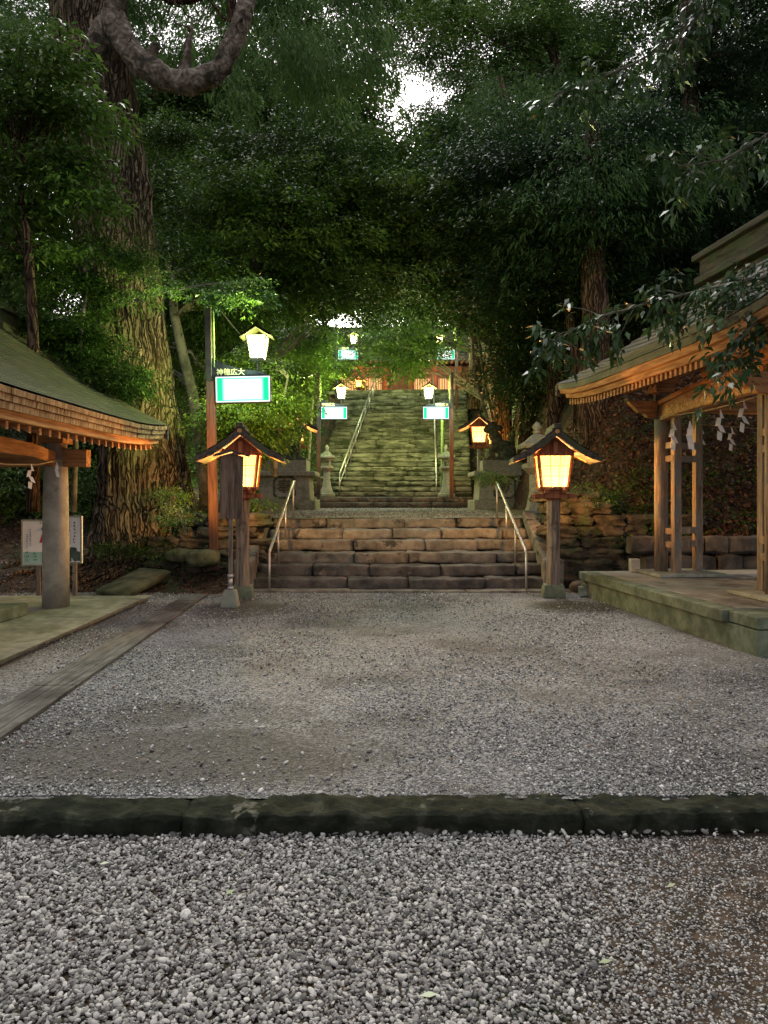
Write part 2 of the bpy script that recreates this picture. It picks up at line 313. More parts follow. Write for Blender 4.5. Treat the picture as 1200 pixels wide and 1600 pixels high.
Fq = [(j * nx + i, j * nx + i + 1, (j + 1) * nx + i + 1, (j + 1) * nx + i) for j in range(len(ys) - 1) for i in range(nx - 1)]
t_ = MB().add(V, Fq).build('ground', soil, smooth=True); struct(t_)

# court gravel sheet and terrace gravel sheet
def sheet(name, x0, x1, y0, y1, z, m, nx=40, ny=40, amp=.012):
    V = []
    for j in range(ny + 1):
        for i in range(nx + 1):
            x = x0 + (x1 - x0) * i / nx; y = y0 + (y1 - y0) * j / ny
            V.append((x, y, z + noise.noise(Vector((x * .9, y * .9, 5))) * amp))
    n = nx + 1
    return struct(MB().add(V, [(j * n + i, j * n + i + 1, (j + 1) * n + i + 1, (j + 1) * n + i) for j in range(ny) for i in range(nx)]).build(name, m, smooth=True))
def gravelmat(name, vs, dark, light, soilc, big=.7, spots=()):
    m = bpy.data.materials.new(name); m.use_nodes = True; t = m.node_tree; N = t.nodes; L = t.links; b = N['Principled BSDF']; b.inputs['Roughness'].default_value = .9
    g = N.new('ShaderNodeNewGeometry'); P = g.outputs['Position']
    v = N.new('ShaderNodeTexVoronoi'); v.inputs['Scale'].default_value = vs; L.new(P, v.inputs['Vector'])
    sep = N.new('ShaderNodeSeparateColor'); L.new(v.outputs['Color'], sep.inputs[0])
    c = ramp(t, sep.outputs[0], [(0, dark), (.6, tuple((a + b_) / 2 for a, b_ in zip(dark, light))), (1, light)])
    n = N.new('ShaderNodeTexNoise'); n.inputs['Scale'].default_value = big; n.inputs['Detail'].default_value = 6; n.inputs['Roughness'].default_value = .6; L.new(P, n.inputs[0])
    k = ramp(t, n.outputs[0], [(.48, (0, 0, 0)), (.62, (.9, .9, .9))])
    n4 = N.new('ShaderNodeTexNoise'); n4.inputs['Scale'].default_value = vs * .35; n4.inputs['Detail'].default_value = 3; L.new(P, n4.inputs[0])
    k4 = ramp(t, n4.outputs[0], [(.45, (0, 0, 0)), (.6, (1, 1, 1))])
    for (ex, ey, rx, ry) in spots:
        mpp = N.new('ShaderNodeMapping'); mpp.inputs['Location'].default_value = (-ex / rx, -ey / ry, 0); mpp.inputs['Scale'].default_value = (1 / rx, 1 / ry, 0); L.new(P, mpp.inputs[0])
        ln = N.new('ShaderNodeVectorMath'); ln.operation = 'LENGTH'; L.new(mpp.outputs[0], ln.inputs[0])
        a1 = N.new('ShaderNodeMath'); a1.operation = 'MULTIPLY_ADD'; L.new(n.outputs[0], a1.inputs[0]); a1.inputs[1].default_value = 1.6; a1.inputs[2].default_value = -.8
        a2 = N.new('ShaderNodeMath'); L.new(ln.outputs['Value'], a2.inputs[0]); L.new(a1.outputs[0], a2.inputs[1])
        r2 = ramp(t, a2.outputs[0], [(.6, (1, 1, 1)), (1.0, (0, 0, 0))]); m2 = N.new('ShaderNodeMath'); m2.operation = 'MAXIMUM'; L.new(k, m2.inputs[0]); L.new(r2, m2.inputs[1]); k = m2.outputs[0]
    mm = N.new('ShaderNodeMath'); mm.operation = 'MULTIPLY'; L.new(k, mm.inputs[0]); L.new(k4, mm.inputs[1])
    ma = N.new('ShaderNodeMath'); ma.operation = 'MAXIMUM'; L.new(mm.outputs[0], ma.inputs[0])
    kk = N.new('ShaderNodeMath'); kk.operation = 'MULTIPLY'; L.new(k, kk.inputs[0]); kk.inputs[1].default_value = .7; L.new(kk.outputs[0], ma.inputs[1])
    mi = N.new('ShaderNodeMixRGB'); L.new(ma.outputs[0], mi.inputs[0]); L.new(c, mi.inputs[1]); mi.inputs[2].default_value = (*soilc, 1)
    L.new(mi.outputs[0], b.inputs['Base Color'])
    bp = N.new('ShaderNodeBump'); bp.invert = True; bp.inputs['Strength'].default_value = 1; bp.inputs['Distance'].default_value = .012
    L.new(v.outputs['Distance'], bp.inputs['Height']); L.new(bp.outputs[0], b.inputs['Normal'])
    MATS[name] = m; return m
SPOTS = ((-1.6, 4.75, 2.1, .75), (-1.7, 5.6, .55, .4), (-2.0, 10.9, .9, .8), (2.9, 11.2, .7, .8), (2.9, 4.6, 1.2, .5))
g_fine = gravelmat('fine_gravel', 75, (.035, .033, .032), (.43, .415, .405), (.062, .053, .042), .7, SPOTS)
g_terr = gravelmat('terrace_gravel', 26, (.03, .03, .02), (.36, .34, .25), (.04, .038, .025))
sheet('courtyard_gravel', -16, 16, 4.05, 13.0, 0.0, g_fine, 90, 30)
sheet('terrace_gravel', -6.5, 6.8, 15.6, 29.0, 1.15, g_terr, 40, 40, .02)
sheet('near_gravel_bed', -16, 16, -14, 4.05, -.105, dry_soil, 90, 40)

# ------------------------------------------------------------------ pebbles (stuff)
rng = np.random.default_rng(7)
def rotm(n):
    q = rng.normal(size=(n, 4)); q /= np.linalg.norm(q, axis=1)[:, None]; w, x, y, z = q.T
    return np.stack([np.stack([1 - 2 * (y * y + z * z), 2 * (x * y - z * w), 2 * (x * z + y * w)], -1), np.stack([2 * (x * y + z * w), 1 - 2 * (x * x + z * z), 2 * (y * z - x * w)], -1), np.stack([2 * (x * z - y * w), 2 * (y * z + x * w), 1 - 2 * (x * x + y * y)], -1)], 1)
def npmesh(name, verts, faces, m, tint=None, smooth=True):
    me = bpy.data.meshes.new(name); nv, nf, k = len(verts), len(faces), faces.shape[1]
    me.vertices.add(nv); me.vertices.foreach_set('co', verts.astype(np.float32).ravel())
    me.loops.add(nf * k); me.loops.foreach_set('vertex_index', faces.astype(np.int32).ravel())
    me.polygons.add(nf); me.polygons.foreach_set('loop_start', np.arange(0, nf * k, k, dtype=np.int32))
    try: me.polygons.foreach_set('loop_total', np.full(nf, k, dtype=np.int32))
    except Exception: pass
    if smooth: me.polygons.foreach_set('use_smooth', np.ones(nf, dtype=bool))
    me.update(calc_edges=True)
    if tint is not None:
        a = me.attributes.new('tint', 'FLOAT', 'POINT'); a.data.foreach_set('value', tint.astype(np.float32))
    me.materials.append(m)
    o = bpy.data.objects.new(name, me); COL.objects.link(o); return o
def stones(name, pos, size, base, m, flat=.55):
    n = len(pos); V0 = np.array(base[0]); T0 = np.array(base[1]); nv = len(V0)
    sh = np.stack([size * rng.uniform(.8, 1.35, n), size * rng.uniform(.65, 1.0, n), size * rng.uniform(.35, .75, n)], 1)
    vv = V0[None] * sh[:, None, :]
    # egg-shaped: skew width along the length
    vv[:, :, 1] *= 1 + .35 * rng.uniform(-1, 1, (n, 1)) * V0[None, :, 0]
    vv[:, :, 2] *= 1 + .4 * rng.uniform(-1, 1, (n, 1)) * V0[None, :, 1]
    az = rng.uniform(0, 2 * np.pi, n); ti = rng.normal(0, .35, n); tj = rng.normal(0, .35, n)
    ca, sa = np.cos(az), np.sin(az)
    vv[:, :, 2] += vv[:, :, 0] * ti[:, None] + vv[:, :, 1] * tj[:, None]
    X = vv[:, :, 0] * ca[:, None] - vv[:, :, 1] * sa[:, None]; Y = vv[:, :, 0] * sa[:, None] + vv[:, :, 1] * ca[:, None]
    out = np.stack([X, Y, vv[:, :, 2]], 2) + pos[:, None, :]
    f = (T0[None] + (np.arange(n) * nv)[:, None, None]).reshape(-1, 3)
    o = npmesh(name, out.reshape(-1, 3), f, m, np.repeat(rng.uniform(0, 1, n), nv)); return o
def stonemat(name, stops):
    m = bpy.data.materials.new(name); m.use_nodes = True; t = m.node_tree; N = t.nodes; L = t.links; b = N['Principled BSDF']; b.inputs['Roughness'].default_value = .72; b.inputs['Specular IOR Level'].default_value = .35
    a = N.new('ShaderNodeAttribute'); a.attribute_name = 'tint'; c = ramp(t, a.outputs['Fac'], stops)
    g = N.new('ShaderNodeNewGeometry'); n = N.new('ShaderNodeTexNoise'); n.inputs['Scale'].default_value = 90; n.inputs['Detail'].default_value = 4; L.new(g.outputs['Position'], n.inputs[0])
    k = ramp(t, n.outputs[0], [(.3, (.72, .72, .72)), (.7, (1.15, 1.15, 1.15))])
    mi = N.new('ShaderNodeMixRGB'); mi.blend_type = 'MULTIPLY'; mi.inputs[0].default_value = 1; L.new(c, mi.inputs[1]); L.new(k, mi.inputs[2]); L.new(mi.outputs[0], b.inputs['Base Color'])
    bn = N.new('ShaderNodeBump'); bn.inputs['Strength'].default_value = .35; bn.inputs['Distance'].default_value = .003; L.new(n.outputs[0], bn.inputs['Height']); L.new(bn.outputs[0], b.inputs['Normal'])
    return m
peb_m = stonemat('river_pebbles', [(0, (.09, .085, .079)), (.35, (.25, .238, .222)), (.7, (.41, .39, .362)), (.93, (.56, .535, .495)), (1, (.68, .65, .60))])
chip_m = stonemat('gravel_chips', [(0, (.07, .068, .067)), (.5, (.26, .253, .247)), (.9, (.52, .505, .49)), (1, (.74, .72, .69))])
def kerb_y(x): return 3.97 + .055 * x / 3
N_ = 100000
px_ = rng.uniform(-2.7, 2.7, N_); py_ = rng.uniform(1.5, 3.84, N_)
# right side thins out: smaller stones on bare soil
right = np.clip((px_ - .25 - (py_ - 2.6) * .25) / 1.1, 0, 1)
keep = rng.uniform(0, 1, N_) > right * .45
px_, py_, right = px_[keep], py_[keep], right[keep]
sz = rng.lognormal(math.log(.0088), .23, len(px_)) * (1 - .42 * right)
lay = rng.uniform(0, 1, len(px_))
pz = -.105 + sz * .35 + (lay * .016) * (1 - right * .8)
big = (sz > .0105) | ((py_ < 2.5) & (sz > .0092))
peb = stones('pebbles', np.stack([px_, py_, pz], 1)[big], sz[big], ico(2), peb_m)
peb2 = stones('pebbles', np.stack([px_, py_, pz], 1)[~big], sz[~big], ico(1), peb_m); tag(peb2, 'finer grey pebbles filled in between the larger river pebbles', 'pebbles', kind='stuff')
tag(peb, 'grey river pebbles in front of the dark stone kerb', 'pebbles', kind='stuff')
nS = 26000; sx_ = rng.uniform(-.4, 2.7, nS); sy_ = rng.uniform(1.5, 3.84, nS); kp = rng.uniform(0, 1, nS) < np.clip((sx_ + .3) / 1.3, .1, 1); sx_, sy_ = sx_[kp], sy_[kp]
ss = rng.lognormal(math.log(.0048), .3, len(sx_))
tag(stones('pebbles', np.stack([sx_, sy_, -.103 + ss * .3], 1), ss, ico(1), peb_m), 'small stones pressed into the bare soil at the pebble edge', 'small stones', kind='stuff')
OCT = (np.array([(1, 0, 0), (-1, 0, 0), (0, 1, 0), (0, -1, 0), (0, 0, 1), (0, 0, -1)], float), np.array([(0, 2, 4), (2, 1, 4), (1, 3, 4), (3, 0, 4), (2, 0, 5), (1, 2, 5), (3, 1, 5), (0, 3, 5)]))
N2 = 150000
u = rng.uniform(0, 1, N2); cy_ = 4.09 + (12.9 - 4.09) * u ** 1.7; cx_ = rng.uniform(-1, 1, N2) * (2.3 + cy_ * .42)
nz = np.array([noise.noise(Vector((a * .7, b * .7, 2.2))) for a, b in zip(cx_, cy_)])
keep = (rng.uniform(-.35, .5, N2) > nz)
dm = np.minimum(((cx_ + 1.35) / .55) ** 2 + ((cy_ - 5.35) / .3) ** 2, ((cx_ + .8) / .6) ** 2 + ((cy_ - 4.9) / .28) ** 2)
for (ex, ey, rx, ry) in SPOTS: dm = np.minimum(dm, (((cx_ - ex) / rx) ** 2 + ((cy_ - ey) / ry) ** 2) ** .5 - nz)
keep &= rng.uniform(0, 1, N2) < np.clip(dm * 1.1 - .15, .22, 1)
cx_, cy_ = cx_[keep], cy_[keep]
sz2 = rng.lognormal(math.log(.0066), .35, len(cx_)) * (1 + (cy_ - 4) * .05)
chips = stones('gravel', np.stack([cx_, cy_, np.full(len(cx_), .004) + rng.uniform(0, .004, len(cx_))], 1), sz2, OCT, chip_m)
tag(chips, 'fine grey gravel covering the courtyard up to the steps', 'gravel', kind='stuff')
tr_ = np.stack([rng.uniform(-3, 3.2, 16000), rng.uniform(15.9, 28.3, 16000), np.full(16000, 1.158)], 1)
tag(stones('gravel', tr_, rng.lognormal(math.log(.013), .3, 16000), OCT, chip_m), 'coarse gravel scattered over the upper terrace between the stairs', 'gravel', kind='stuff')
lo_n = 420; lx_ = rng.uniform(-3, 3, lo_n); ly_ = np.where(rng.uniform(0, 1, lo_n) < .5, rng.uniform(4.1, 4.9, lo_n), rng.uniform(4.1, 7.5, lo_n)); 
tag(stones('pebbles', np.stack([lx_, ly_, np.full(lo_n, .006)], 1), rng.lognormal(math.log(.0095), .3, lo_n), ico(2), peb_m), 'loose pebbles strayed beyond the kerb onto the fine gravel', 'pebbles', kind='stuff')
kn = 260; kx = rng.uniform(-3, 3, kn)
tag(stones('pebbles', np.stack([kx, np.array([kerb_y(a) for a in kx]) - .15 + rng.normal(0, .015, kn), np.full(kn, -.078)], 1), rng.lognormal(math.log(.011), .3, kn), ico(2), peb_m), 'pebbles heaped against the foot of the kerb', 'pebbles', kind='stuff')
# kerb stones
k = MB()
for a, b, s in ((-8.2, -4.2, 1), (-4.17, -1.03, 2), (-1.0, .985, 3), (1.015, 4.1, 4), (4.13, 8.3, 5)):
    k.rough(((a + b) / 2, kerb_y((a + b) / 2), -.062), (b - a + .02, .285, .145), seg=int((b - a) * 60), jit=.034, ch=.035, rz=math.atan(.055 / 3), seed=s, rock=.0, fine=5, lo=.4, hi=.22)
struct(k.build('kerb', kerb_m, smooth=True))

# ------------------------------------------------------------------ lower stone stairs
def row(mb, x0, x1, yf, depth, z0, z1, seed, lens=(.8, 1.7), jit=.014, ch=.028, curve=0.0, fine=0):
    r = random.Random(seed); x = x0
    while x < x1 - .01:
        l = r.uniform(*lens); e = min(x + l, x1)
        if x1 - e < .35: e = x1
        xc = (x + e) / 2; off = curve * (1 - ((xc - (x0 + x1) / 2) / ((x1 - x0) / 2)) ** 2)
        mb.rough((xc, yf + depth / 2 + r.uniform(-.012, .012) - off, (z0 + z1) / 2 + r.uniform(-.006, .006)), (e - x - .012, depth, z1 - z0), seg=max(4, int((e - x) * (24 if fine else 10))), jit=jit, ch=ch, fine=fine, rz=r.uniform(-.008, .008), seed=seed * 13 + xc)
        x = e
st = thing('stone_staircase', 'short flight of six worn brown stone steps from the courtyard to the terrace', 'stairs', (0.25, 13.1, 0))
yf = [13.1, 13.55, 14.0, 14.5, 15.05, 15.7]
for i in range(6):
    mb = MB(); w0 = [(-2.5, 2.6), (-2.45, 2.6), (-2.45, 2.58), (-2.45, 2.58), (-2.5, 2.6), (-2.55, 2.6)][i]
    row(mb, w0[0], w0[1], yf[i] - 13.1, .62, .19 * i + .0, .19 * (i + 1), 20 + i, curve=.16, jit=.030, ch=.022, fine=2)
    o = mb.build('step', stone_dark if i < 2 else stone_step, st, smooth=True)  # first two rows use the darker stone
    if i == 0: o['label'] = 'dark lowest step'
    if i == 1: o['label'] = 'dark second step'
mb = MB(); row(mb, -2.75, 2.9, -.42, .42, -.03, .035, 50, lens=(1.5, 2.4), jit=.008, ch=.012); mb.build('foot_slab', stone_step, st, smooth=True)
for s, x0, x1 in ((-1, -2.62, -2.35), (1, 2.62, 2.38)):
    mb = MB()
    poly = [(0, .45), (2.15, 1.32), (2.15, 1.10), (0, .05)]
    mb.prism([(a, b) for a, b in poly], (x0 - .11 if s < 0 else x0 - .11, .05, 0), (0, 1, 0), (0, 0, 1), (.24, 0, 0))
    mb.rough((x0, -.02, .27), (.34, .3, .56), seg=3, jit=.03, ch=.05, seed=s + 4)
    mb.build('cheek_stone', stone_step, st, bevel=.03)

# two broad dark steps at the far side of the terrace
st2 = thing('stone_staircase', 'two broad low dark stone steps across the far side of the terrace', 'stairs', (.5, 28.5, 1.15))
for i in range(2):
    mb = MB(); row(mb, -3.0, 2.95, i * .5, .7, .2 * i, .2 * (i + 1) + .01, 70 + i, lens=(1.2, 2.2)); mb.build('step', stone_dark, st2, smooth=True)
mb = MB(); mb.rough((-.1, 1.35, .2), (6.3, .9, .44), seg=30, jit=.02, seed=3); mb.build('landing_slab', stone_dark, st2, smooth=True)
mb = MB(); mb.rough((-3.15, .2, .2), (.22, .7, .45), seg=2, seed=8); mb.build('end_stone', granite, st2); mb = MB(); mb.rough((3.1, .1, .12), (.2, .5, .35), seg=2, seed=9); mb.build('end_stone', granite, st2)

# long upper flight, turned slightly to the right
YA = R(-5.5)
up = thing('stone_staircase', 'long steep mossy stone stairway climbing to the red hall', 'stairs', (.62, 30, 1.55), YA)
RIS, TR, NS = .21, .36, 26
for i in range(NS):
    mb = MB(); w = 2.8 - .1 * i / NS
    row(mb, -w - .75, w, i * TR, TR + .14, RIS * i + .016, RIS * (i + 1), 100 + i, lens=(.9, 2.4), jit=.010, ch=.035)
    mb.build('step', stone_moss, up, smooth=True)
mb = MB(); mb.prism([(0.15, -.3), (9.2, RIS * 25 - .25), (9.2, -.3)], (-3.6, 0, 0), (0, 1, 0), (0, 0, 1), (6.35, 0, 0)); mb.build('core', stone_dark, up)
mb = MB(); mb.rough((0, 9.3 + 3, RIS * 26 - .1), (9.5, 6.2, .2), seg=20, jit=.02, seed=3); mb.build('landing_slab', stone_moss, up, smooth=True)

def handrail(name, label, p0, p1, n, h, post=.02, group=None, hook=True, double=False):
    p0, p1 = Vector(p0), Vector(p1); o = thing(name, label, 'handrail', p0, 0, group); d = p1 - p0
    mb = MB(); a = Vector((0, 0, h))
    if hook: pts = [Vector((0, -.30, h - .02)), Vector((0, -.02, h)), d + a, d + a + Vector((0, .22, 0)), d + a + Vector((0, .22, -.12))]
    else: pts = [a, d + a]
    if hook:
        mb.tube(pts, .024, 8)
    else: mb.tube(pts, .035, 8)
    mb.build('rail', steel, o, smooth=True)
    if double:
        mb = MB(); mb.tube([Vector((0, 0, h * .55)), d + Vector((0, 0, h * .55))], .02, 8); mb.build('lower_rail', steel, o, smooth=True)
    for i in range(n):
        t = i / (n - 1); q = d * t
        if hook and i == 0: q = Vector((0, -.28, 0))
        mb = MB(); mb.tube([q + Vector((0, 0, (0 if i == 0 else -.02))), q + Vector((0, 0, h))], post, 8); mb.build('post', steel, o, smooth=True)
    return o
def rail_low(px_x, label):
    o = thing('handrail', label, 'handrail', (px_x, 12.8, 0), 0, 'steel handrails on the lower steps')
    s = 1 if px_x < 0 else -1
    mb = MB(); mb.tube([(0, 0, .66), (0, .12, .71), (s * .03, 3.1, 1.90), (s * .03, 3.35, 1.90), (s * .03, 3.37, 1.74)], .026, 8); mb.build('rail', steel, o, smooth=True)
    for y, z in ((0, .0), (1.0, .36), (1.95, .76), (3.1, 1.13)):
        mb = MB(); zt = .66 if y == 0 else .71 + (y - .12) / 2.98 * 1.19
        mb.tube([(s * .03 * y / 3, y, z), (s * .03 * y / 3, y, zt)], .019, 8); mb.build('post', steel, o, smooth=True)
rail_low(-1.91, 'thin steel handrail on the side of the steps next to the notice board')
rail_low(2.37, 'thin steel handrail on the lower steps beside the fully visible lit lantern')
def up_pt(lx, ly): return Vector((.62 + lx * math.cos(YA) - ly * math.sin(YA), 30 + lx * math.sin(YA) + ly * math.cos(YA), 1.55 + RIS * (ly / TR)))
handrail('handrail', 'long pale steel handrail slanting up the long mossy stairway', up_pt(-2.4, .15), up_pt(-1.9, 9.3), 9, .85, .025, 'steel handrails of the long stairway', False, True)
handrail('handrail', 'long steel handrail of the stairway seen end on beside the green pole', up_pt(1.42, .15), up_pt(1.0, 9.3), 9, .85, .025, 'steel handrails of the long stairway', False, True)
pl = at(690, 774, 30.3)
mb = MB(); mb.tube([(0, 0, -.1), (.02, 0, 1.5), (.03, 0, 3.0)], .06, 10); o = mb.build('bamboo_pole', mat('green_bamboo', [(.3, (.10, .16, .05)), (.7, (.2, .28, .1))], rough=.5, bump=.1), loc=(pl.x, 30.3, 1.6)); tag(o, 'upright green pole beside the end-on handrail at the stairway foot', 'pole')

# ------------------------------------------------------------------ rock walls
def rockwall(name, label, x0, x1, y, rows, seed, lean=.18, wid=(.35, .8), z0=0.0, hfun=None):
    r = random.Random(seed); mb = MB(); z = z0
    for j in range(rows):
        h = r.uniform(.18, .27); x = x0 + r.uniform(-.1, .1)
        while x < x1:
            w = r.uniform(*wid)
            if hfun is None or z < hfun(x + w / 2):
                mb.rockb((x + w / 2, y(x + w / 2) + lean * j * .55 + r.uniform(-.05, .05), z + h / 2), (w * .98, .5, h * 1.02), seed + j * 17 + x * 3, rz=r.uniform(-.12, .12), p=5.5, amp=.34)
            x += w
        z += h * .93
    return tag(mb.build(name, rock_m, smooth=2), label, 'wall')
rockwall('stone_wall', 'rough dry stone wall behind the notice board beside the steps', -5.1, -2.4, lambda x: 13.75 + .25 * (-x - 2.5), 6, 5, hfun=lambda x: 1.35 if x > -3.9 else .7)
rockwall('stone_wall', 'warm lit rough dry stone wall behind the lantern next to the raised platform', 2.85, 5.6, lambda x: 13.45 + .15 * (x - 2.8), 8, 11, hfun=lambda x: 1.72 if x < 3.9 else 1.05)
mb = MB()
for i in range(7):
    rr = random.Random(i); mb.rockb((3.3 + i * .12, 12.55 + rr.uniform(-.1, .3), .08), (rr.uniform(.2, .45), .3, rr.uniform(.15, .3)), i + 50)
tag(mb.build('fallen_rocks', rock_m, smooth=True), 'small dark rocks lying between the platform corner and the steps', 'rocks', kind='stuff')
dw = MB()  # dark blocks added to fill the dark void between platform floor and bank
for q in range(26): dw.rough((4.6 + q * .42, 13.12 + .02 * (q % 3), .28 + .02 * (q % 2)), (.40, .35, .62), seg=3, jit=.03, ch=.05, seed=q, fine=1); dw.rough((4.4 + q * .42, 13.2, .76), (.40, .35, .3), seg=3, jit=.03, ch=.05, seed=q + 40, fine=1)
tag(dw.build('stone_wall', stone_dark, smooth=2), 'low dark stone wall filling the dark void behind the large pavilion platform', 'wall')
# big rocks left of the steps and the mossy slab in front of the cedar
for (px, py, D, d, lab) in ((318, 872, 13.2, (.55, .5, .3), 'low mossy boulder beside the brown pole'), (285, 868, 13.8, (.6, .5, .24), 'flat mossy rock at the foot of the brown pole')):
    p = at(px, py, D); o = MB().rockb((0, 0, 0), d, px, amp=.2).build('boulder', moss_rock, smooth=True, loc=p); tag(o, lab, 'rock')
o = MB().rough((0, 0, 0), (.62, 1.15, .13), seg=6, jit=.03, ch=.03, seed=4).build('stone_slab', moss_rock, smooth=True, loc=(-4.15, 12.75, .16)); o.rotation_euler = (R(14), R(4), R(-22)); tag(o, 'tilted flat mossy stone slab in front of the cedar roots', 'slab')

# ------------------------------------------------------------------ boards and slabs at the left
bw = thing('plank_walkway', 'long low walkway of grey timber planks laid over the gravel', 'walkway', (-2.66, 5.0, .02), R(2.6))
for i in range(4):
    for (a, b) in ((-2.2, 1.35), (1.37, 4.55), (4.57, 7.3)):
        o = MB().box((-.135 + i * .088, (a + b) / 2, 0), (.083, b - a, .03)).build('plank', board_m, bw, bevel=.004)
sl = thing('stone_paving', 'pale concrete paving under the small roofed shelter', 'paving', (-5.6, 7.6, 0))
MB().box((-.1, .2, .02), (4.1, 8.0, .10)).build('slab', conc, sl, bevel=.012)
MB().box((1.93, .2, .074), (.22, 7.98, .012)).build('edge_strip', conc, sl)
tier = MB().box((0, 0, 0), (2.7, 5.0, .16)).build('stone_step', conc_moss, bevel=.02, loc=(-6.05, 7.45, .15)); tag(tier, 'low raised concrete tier beside the round shelter post', 'step'); tier.rotation_euler = (0, 0, R(-3))

# ------------------------------------------------------------------ pavilion roof helper
def roof_half(mb, prof, y0, y1, side, sori=.12, ncourse=14, nseg=20, step=.014, zoff=0.0):
    """prof: [(x from ridge outward, z)] from eave to ridge; real stepped courses"""
    import bisect
    P = [(p[0], p[1]) for p in prof]; L = [0]
    for a, b in zip(P, P[1:]): L.append(L[-1] + math.dist(a, b))
    def ev(t):
        t *= L[-1]; i = min(len(P) - 2, max(0, bisect.bisect_right(L, t) - 1)); u = (t - L[i]) / (L[i + 1] - L[i])
        return (P[i][0] + (P[i + 1][0] - P[i][0]) * u, P[i][1] + (P[i + 1][1] - P[i][1]) * u)
    pts = []
    for c in range(ncourse):
        a, b = ev(c / ncourse), ev((c + 1) / ncourse); pts += [(a[0], a[1] + step), (b[0], b[1])]
    vs = []; n = len(pts)
    for j in range(nseg + 1):
        t = j / nseg; y = y0 + (y1 - y0) * t; e = abs(2 * t - 1) ** 4
        for i, (x, z) in enumerate(pts): vs.append((side * x, y, z + zoff + sori * e * (1 - i / n)))
    fs = []
    for j in range(nseg):
        for i in range(n - 1):
            q = (j * n + i, j * n + i + 1, (j + 1) * n + i + 1, (j + 1) * n + i); fs.append(q if side < 0 else q[::-1])
    mb.add(vs, fs)
def eave_band(mb, x, y0, y1, z0, z1, th, side, sori=.12, nseg=40, rows=0, dx=0.0):
    """band under the eave lip following the upturn; x outer face"""
    vs = []; fs = []
    for j in range(nseg + 1):
        t = j / nseg; y = y0 + (y1 - y0) * t; e = sori * abs(2 * t - 1) ** 4
        vs += [(side * x, y, z0 + e), (side * (x + dx), y, z1 + e), (side * (x - th), y, z1 + e), (side * (x - th), y, z0 + e)]
    for j in range(nseg):
        for i in range(4): fs.append((j * 4 + i, j * 4 + (i + 1) % 4, (j + 1) * 4 + (i + 1) % 4, (j + 1) * 4 + i))
    fs += [(0, 1, 2, 3), tuple(nseg * 4 + i for i in (3, 2, 1, 0))]
    mb.add(vs, fs)

def shide(label, p, rz, h=.34, group='white paper streamers on the straw rope'):
    """zigzag folded paper streamer"""
    mb = MB(); w = h * .26
    seg = [(-.3, 0, -.0), (.1, -.22, 0.0), (-.1, -.48, .0), (.16, -.72, 0)]
    pts = [(0, 0), (.25 * w, 0), (.9 * w, -.30 * h), (.35 * w, -.32 * h), (1.25 * w, -.62 * h), (.55 * w, -.63 * h), (1.3 * w, -.98 * h), (.45 * w, -1.0 * h), (-.35 * w, -.66 * h), (.25 * w, -.60 * h), (-.55 * w, -.36 * h), (.1 * w, -.32 * h)]
    # built from four folded flaps, each tilted differently
    fl = [((0, 0), (.12, 0), (.35, -.3), (-.25, -.3)), ((-.25, -.27), (.45, -.25), (.55, -.52), (-.2, -.55)), ((-.45, -.48), (.3, -.55), (.5, -.8), (-.3, -.75)), ((-.2, -.72), (.6, -.78), (.75, -1.05), (0, -1.0))]
    for i, f in enumerate(fl):
        ty = (.10, -.12, .14, -.10)[i]
        a = [(x * h * .27, (y + .25 * i) * ty * h * 3 + (.012 if i % 2 else -.012), y * h) for x, y in f]
        b = [(q[0], q[1] + .002, q[2]) for q in a]
        mb.add(a + b, [(0, 1, 2, 3), (7, 6, 5, 4), (0, 4, 5, 1), (1, 5, 6, 2), (2, 6, 7, 3), (3, 7, 4, 0)])
    o = mb.build('paper_streamer', white_paper, loc=p); o.rotation_euler = (0, 0, rz); tag(o, label, 'streamer', group); return o

# ------------------------------------------------------------------ left shelter
L = thing('roofed_shelter', 'small open shelter with a mossy green curved roof and round pillar', 'shelter', (-6.05, 9.0, 0))
profL = [(2.45, 2.66), (1.9, 2.96), (1.3, 3.36), (.7, 3.80), (.1, 4.26)]
ym, yp = -3.8, 3.8
mb = MB(); roof_half(mb, profL, ym, yp, 1, ncourse=26, step=.012); roof_half(mb, profL, ym, yp, -1, ncourse=26, step=.012)
roofL = mb.build('roof', roof_green, L)
mb = MB()
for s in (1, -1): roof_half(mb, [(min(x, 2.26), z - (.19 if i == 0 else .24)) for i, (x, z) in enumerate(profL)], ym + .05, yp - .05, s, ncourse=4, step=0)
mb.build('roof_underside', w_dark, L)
for s in (1, -1):
    mb = MB()
    for k_, (za, zb, dx) in enumerate(((2.60, 2.665, .0), (2.53, 2.60, .0), (2.455, 2.53, .0))):
        # staggered shingle butts
        x = 2.44 - .03 * k_; nsh = 44; dy = (yp - ym) / nsh; rr = random.Random(k_)
        for q in range(nsh + 1):
            ya = ym + (q - .5 * (k_ % 2)) * dy; yb = ya + dy * .965; ya, yb = max(ya, ym), min(yb, yp)
            if yb - ya < .02: continue
            t = ((ya + yb) / 2 - ym) / (yp - ym); e = .12 * abs(2 * t - 1) ** 4
            mb.box((s * (x - .12 + rr.uniform(0, .008)), (ya + yb) / 2, (za + zb) / 2 + e), (.24, yb - ya, zb - za - .004), ry=s * .12)
    mb.build('shingle_edge', shingle, L)
    mb = MB(); eave_band(mb, 2.33, ym + .12, yp - .12, 2.355, 2.45, .1, s); mb.build('fascia', w_cedar_y, L)
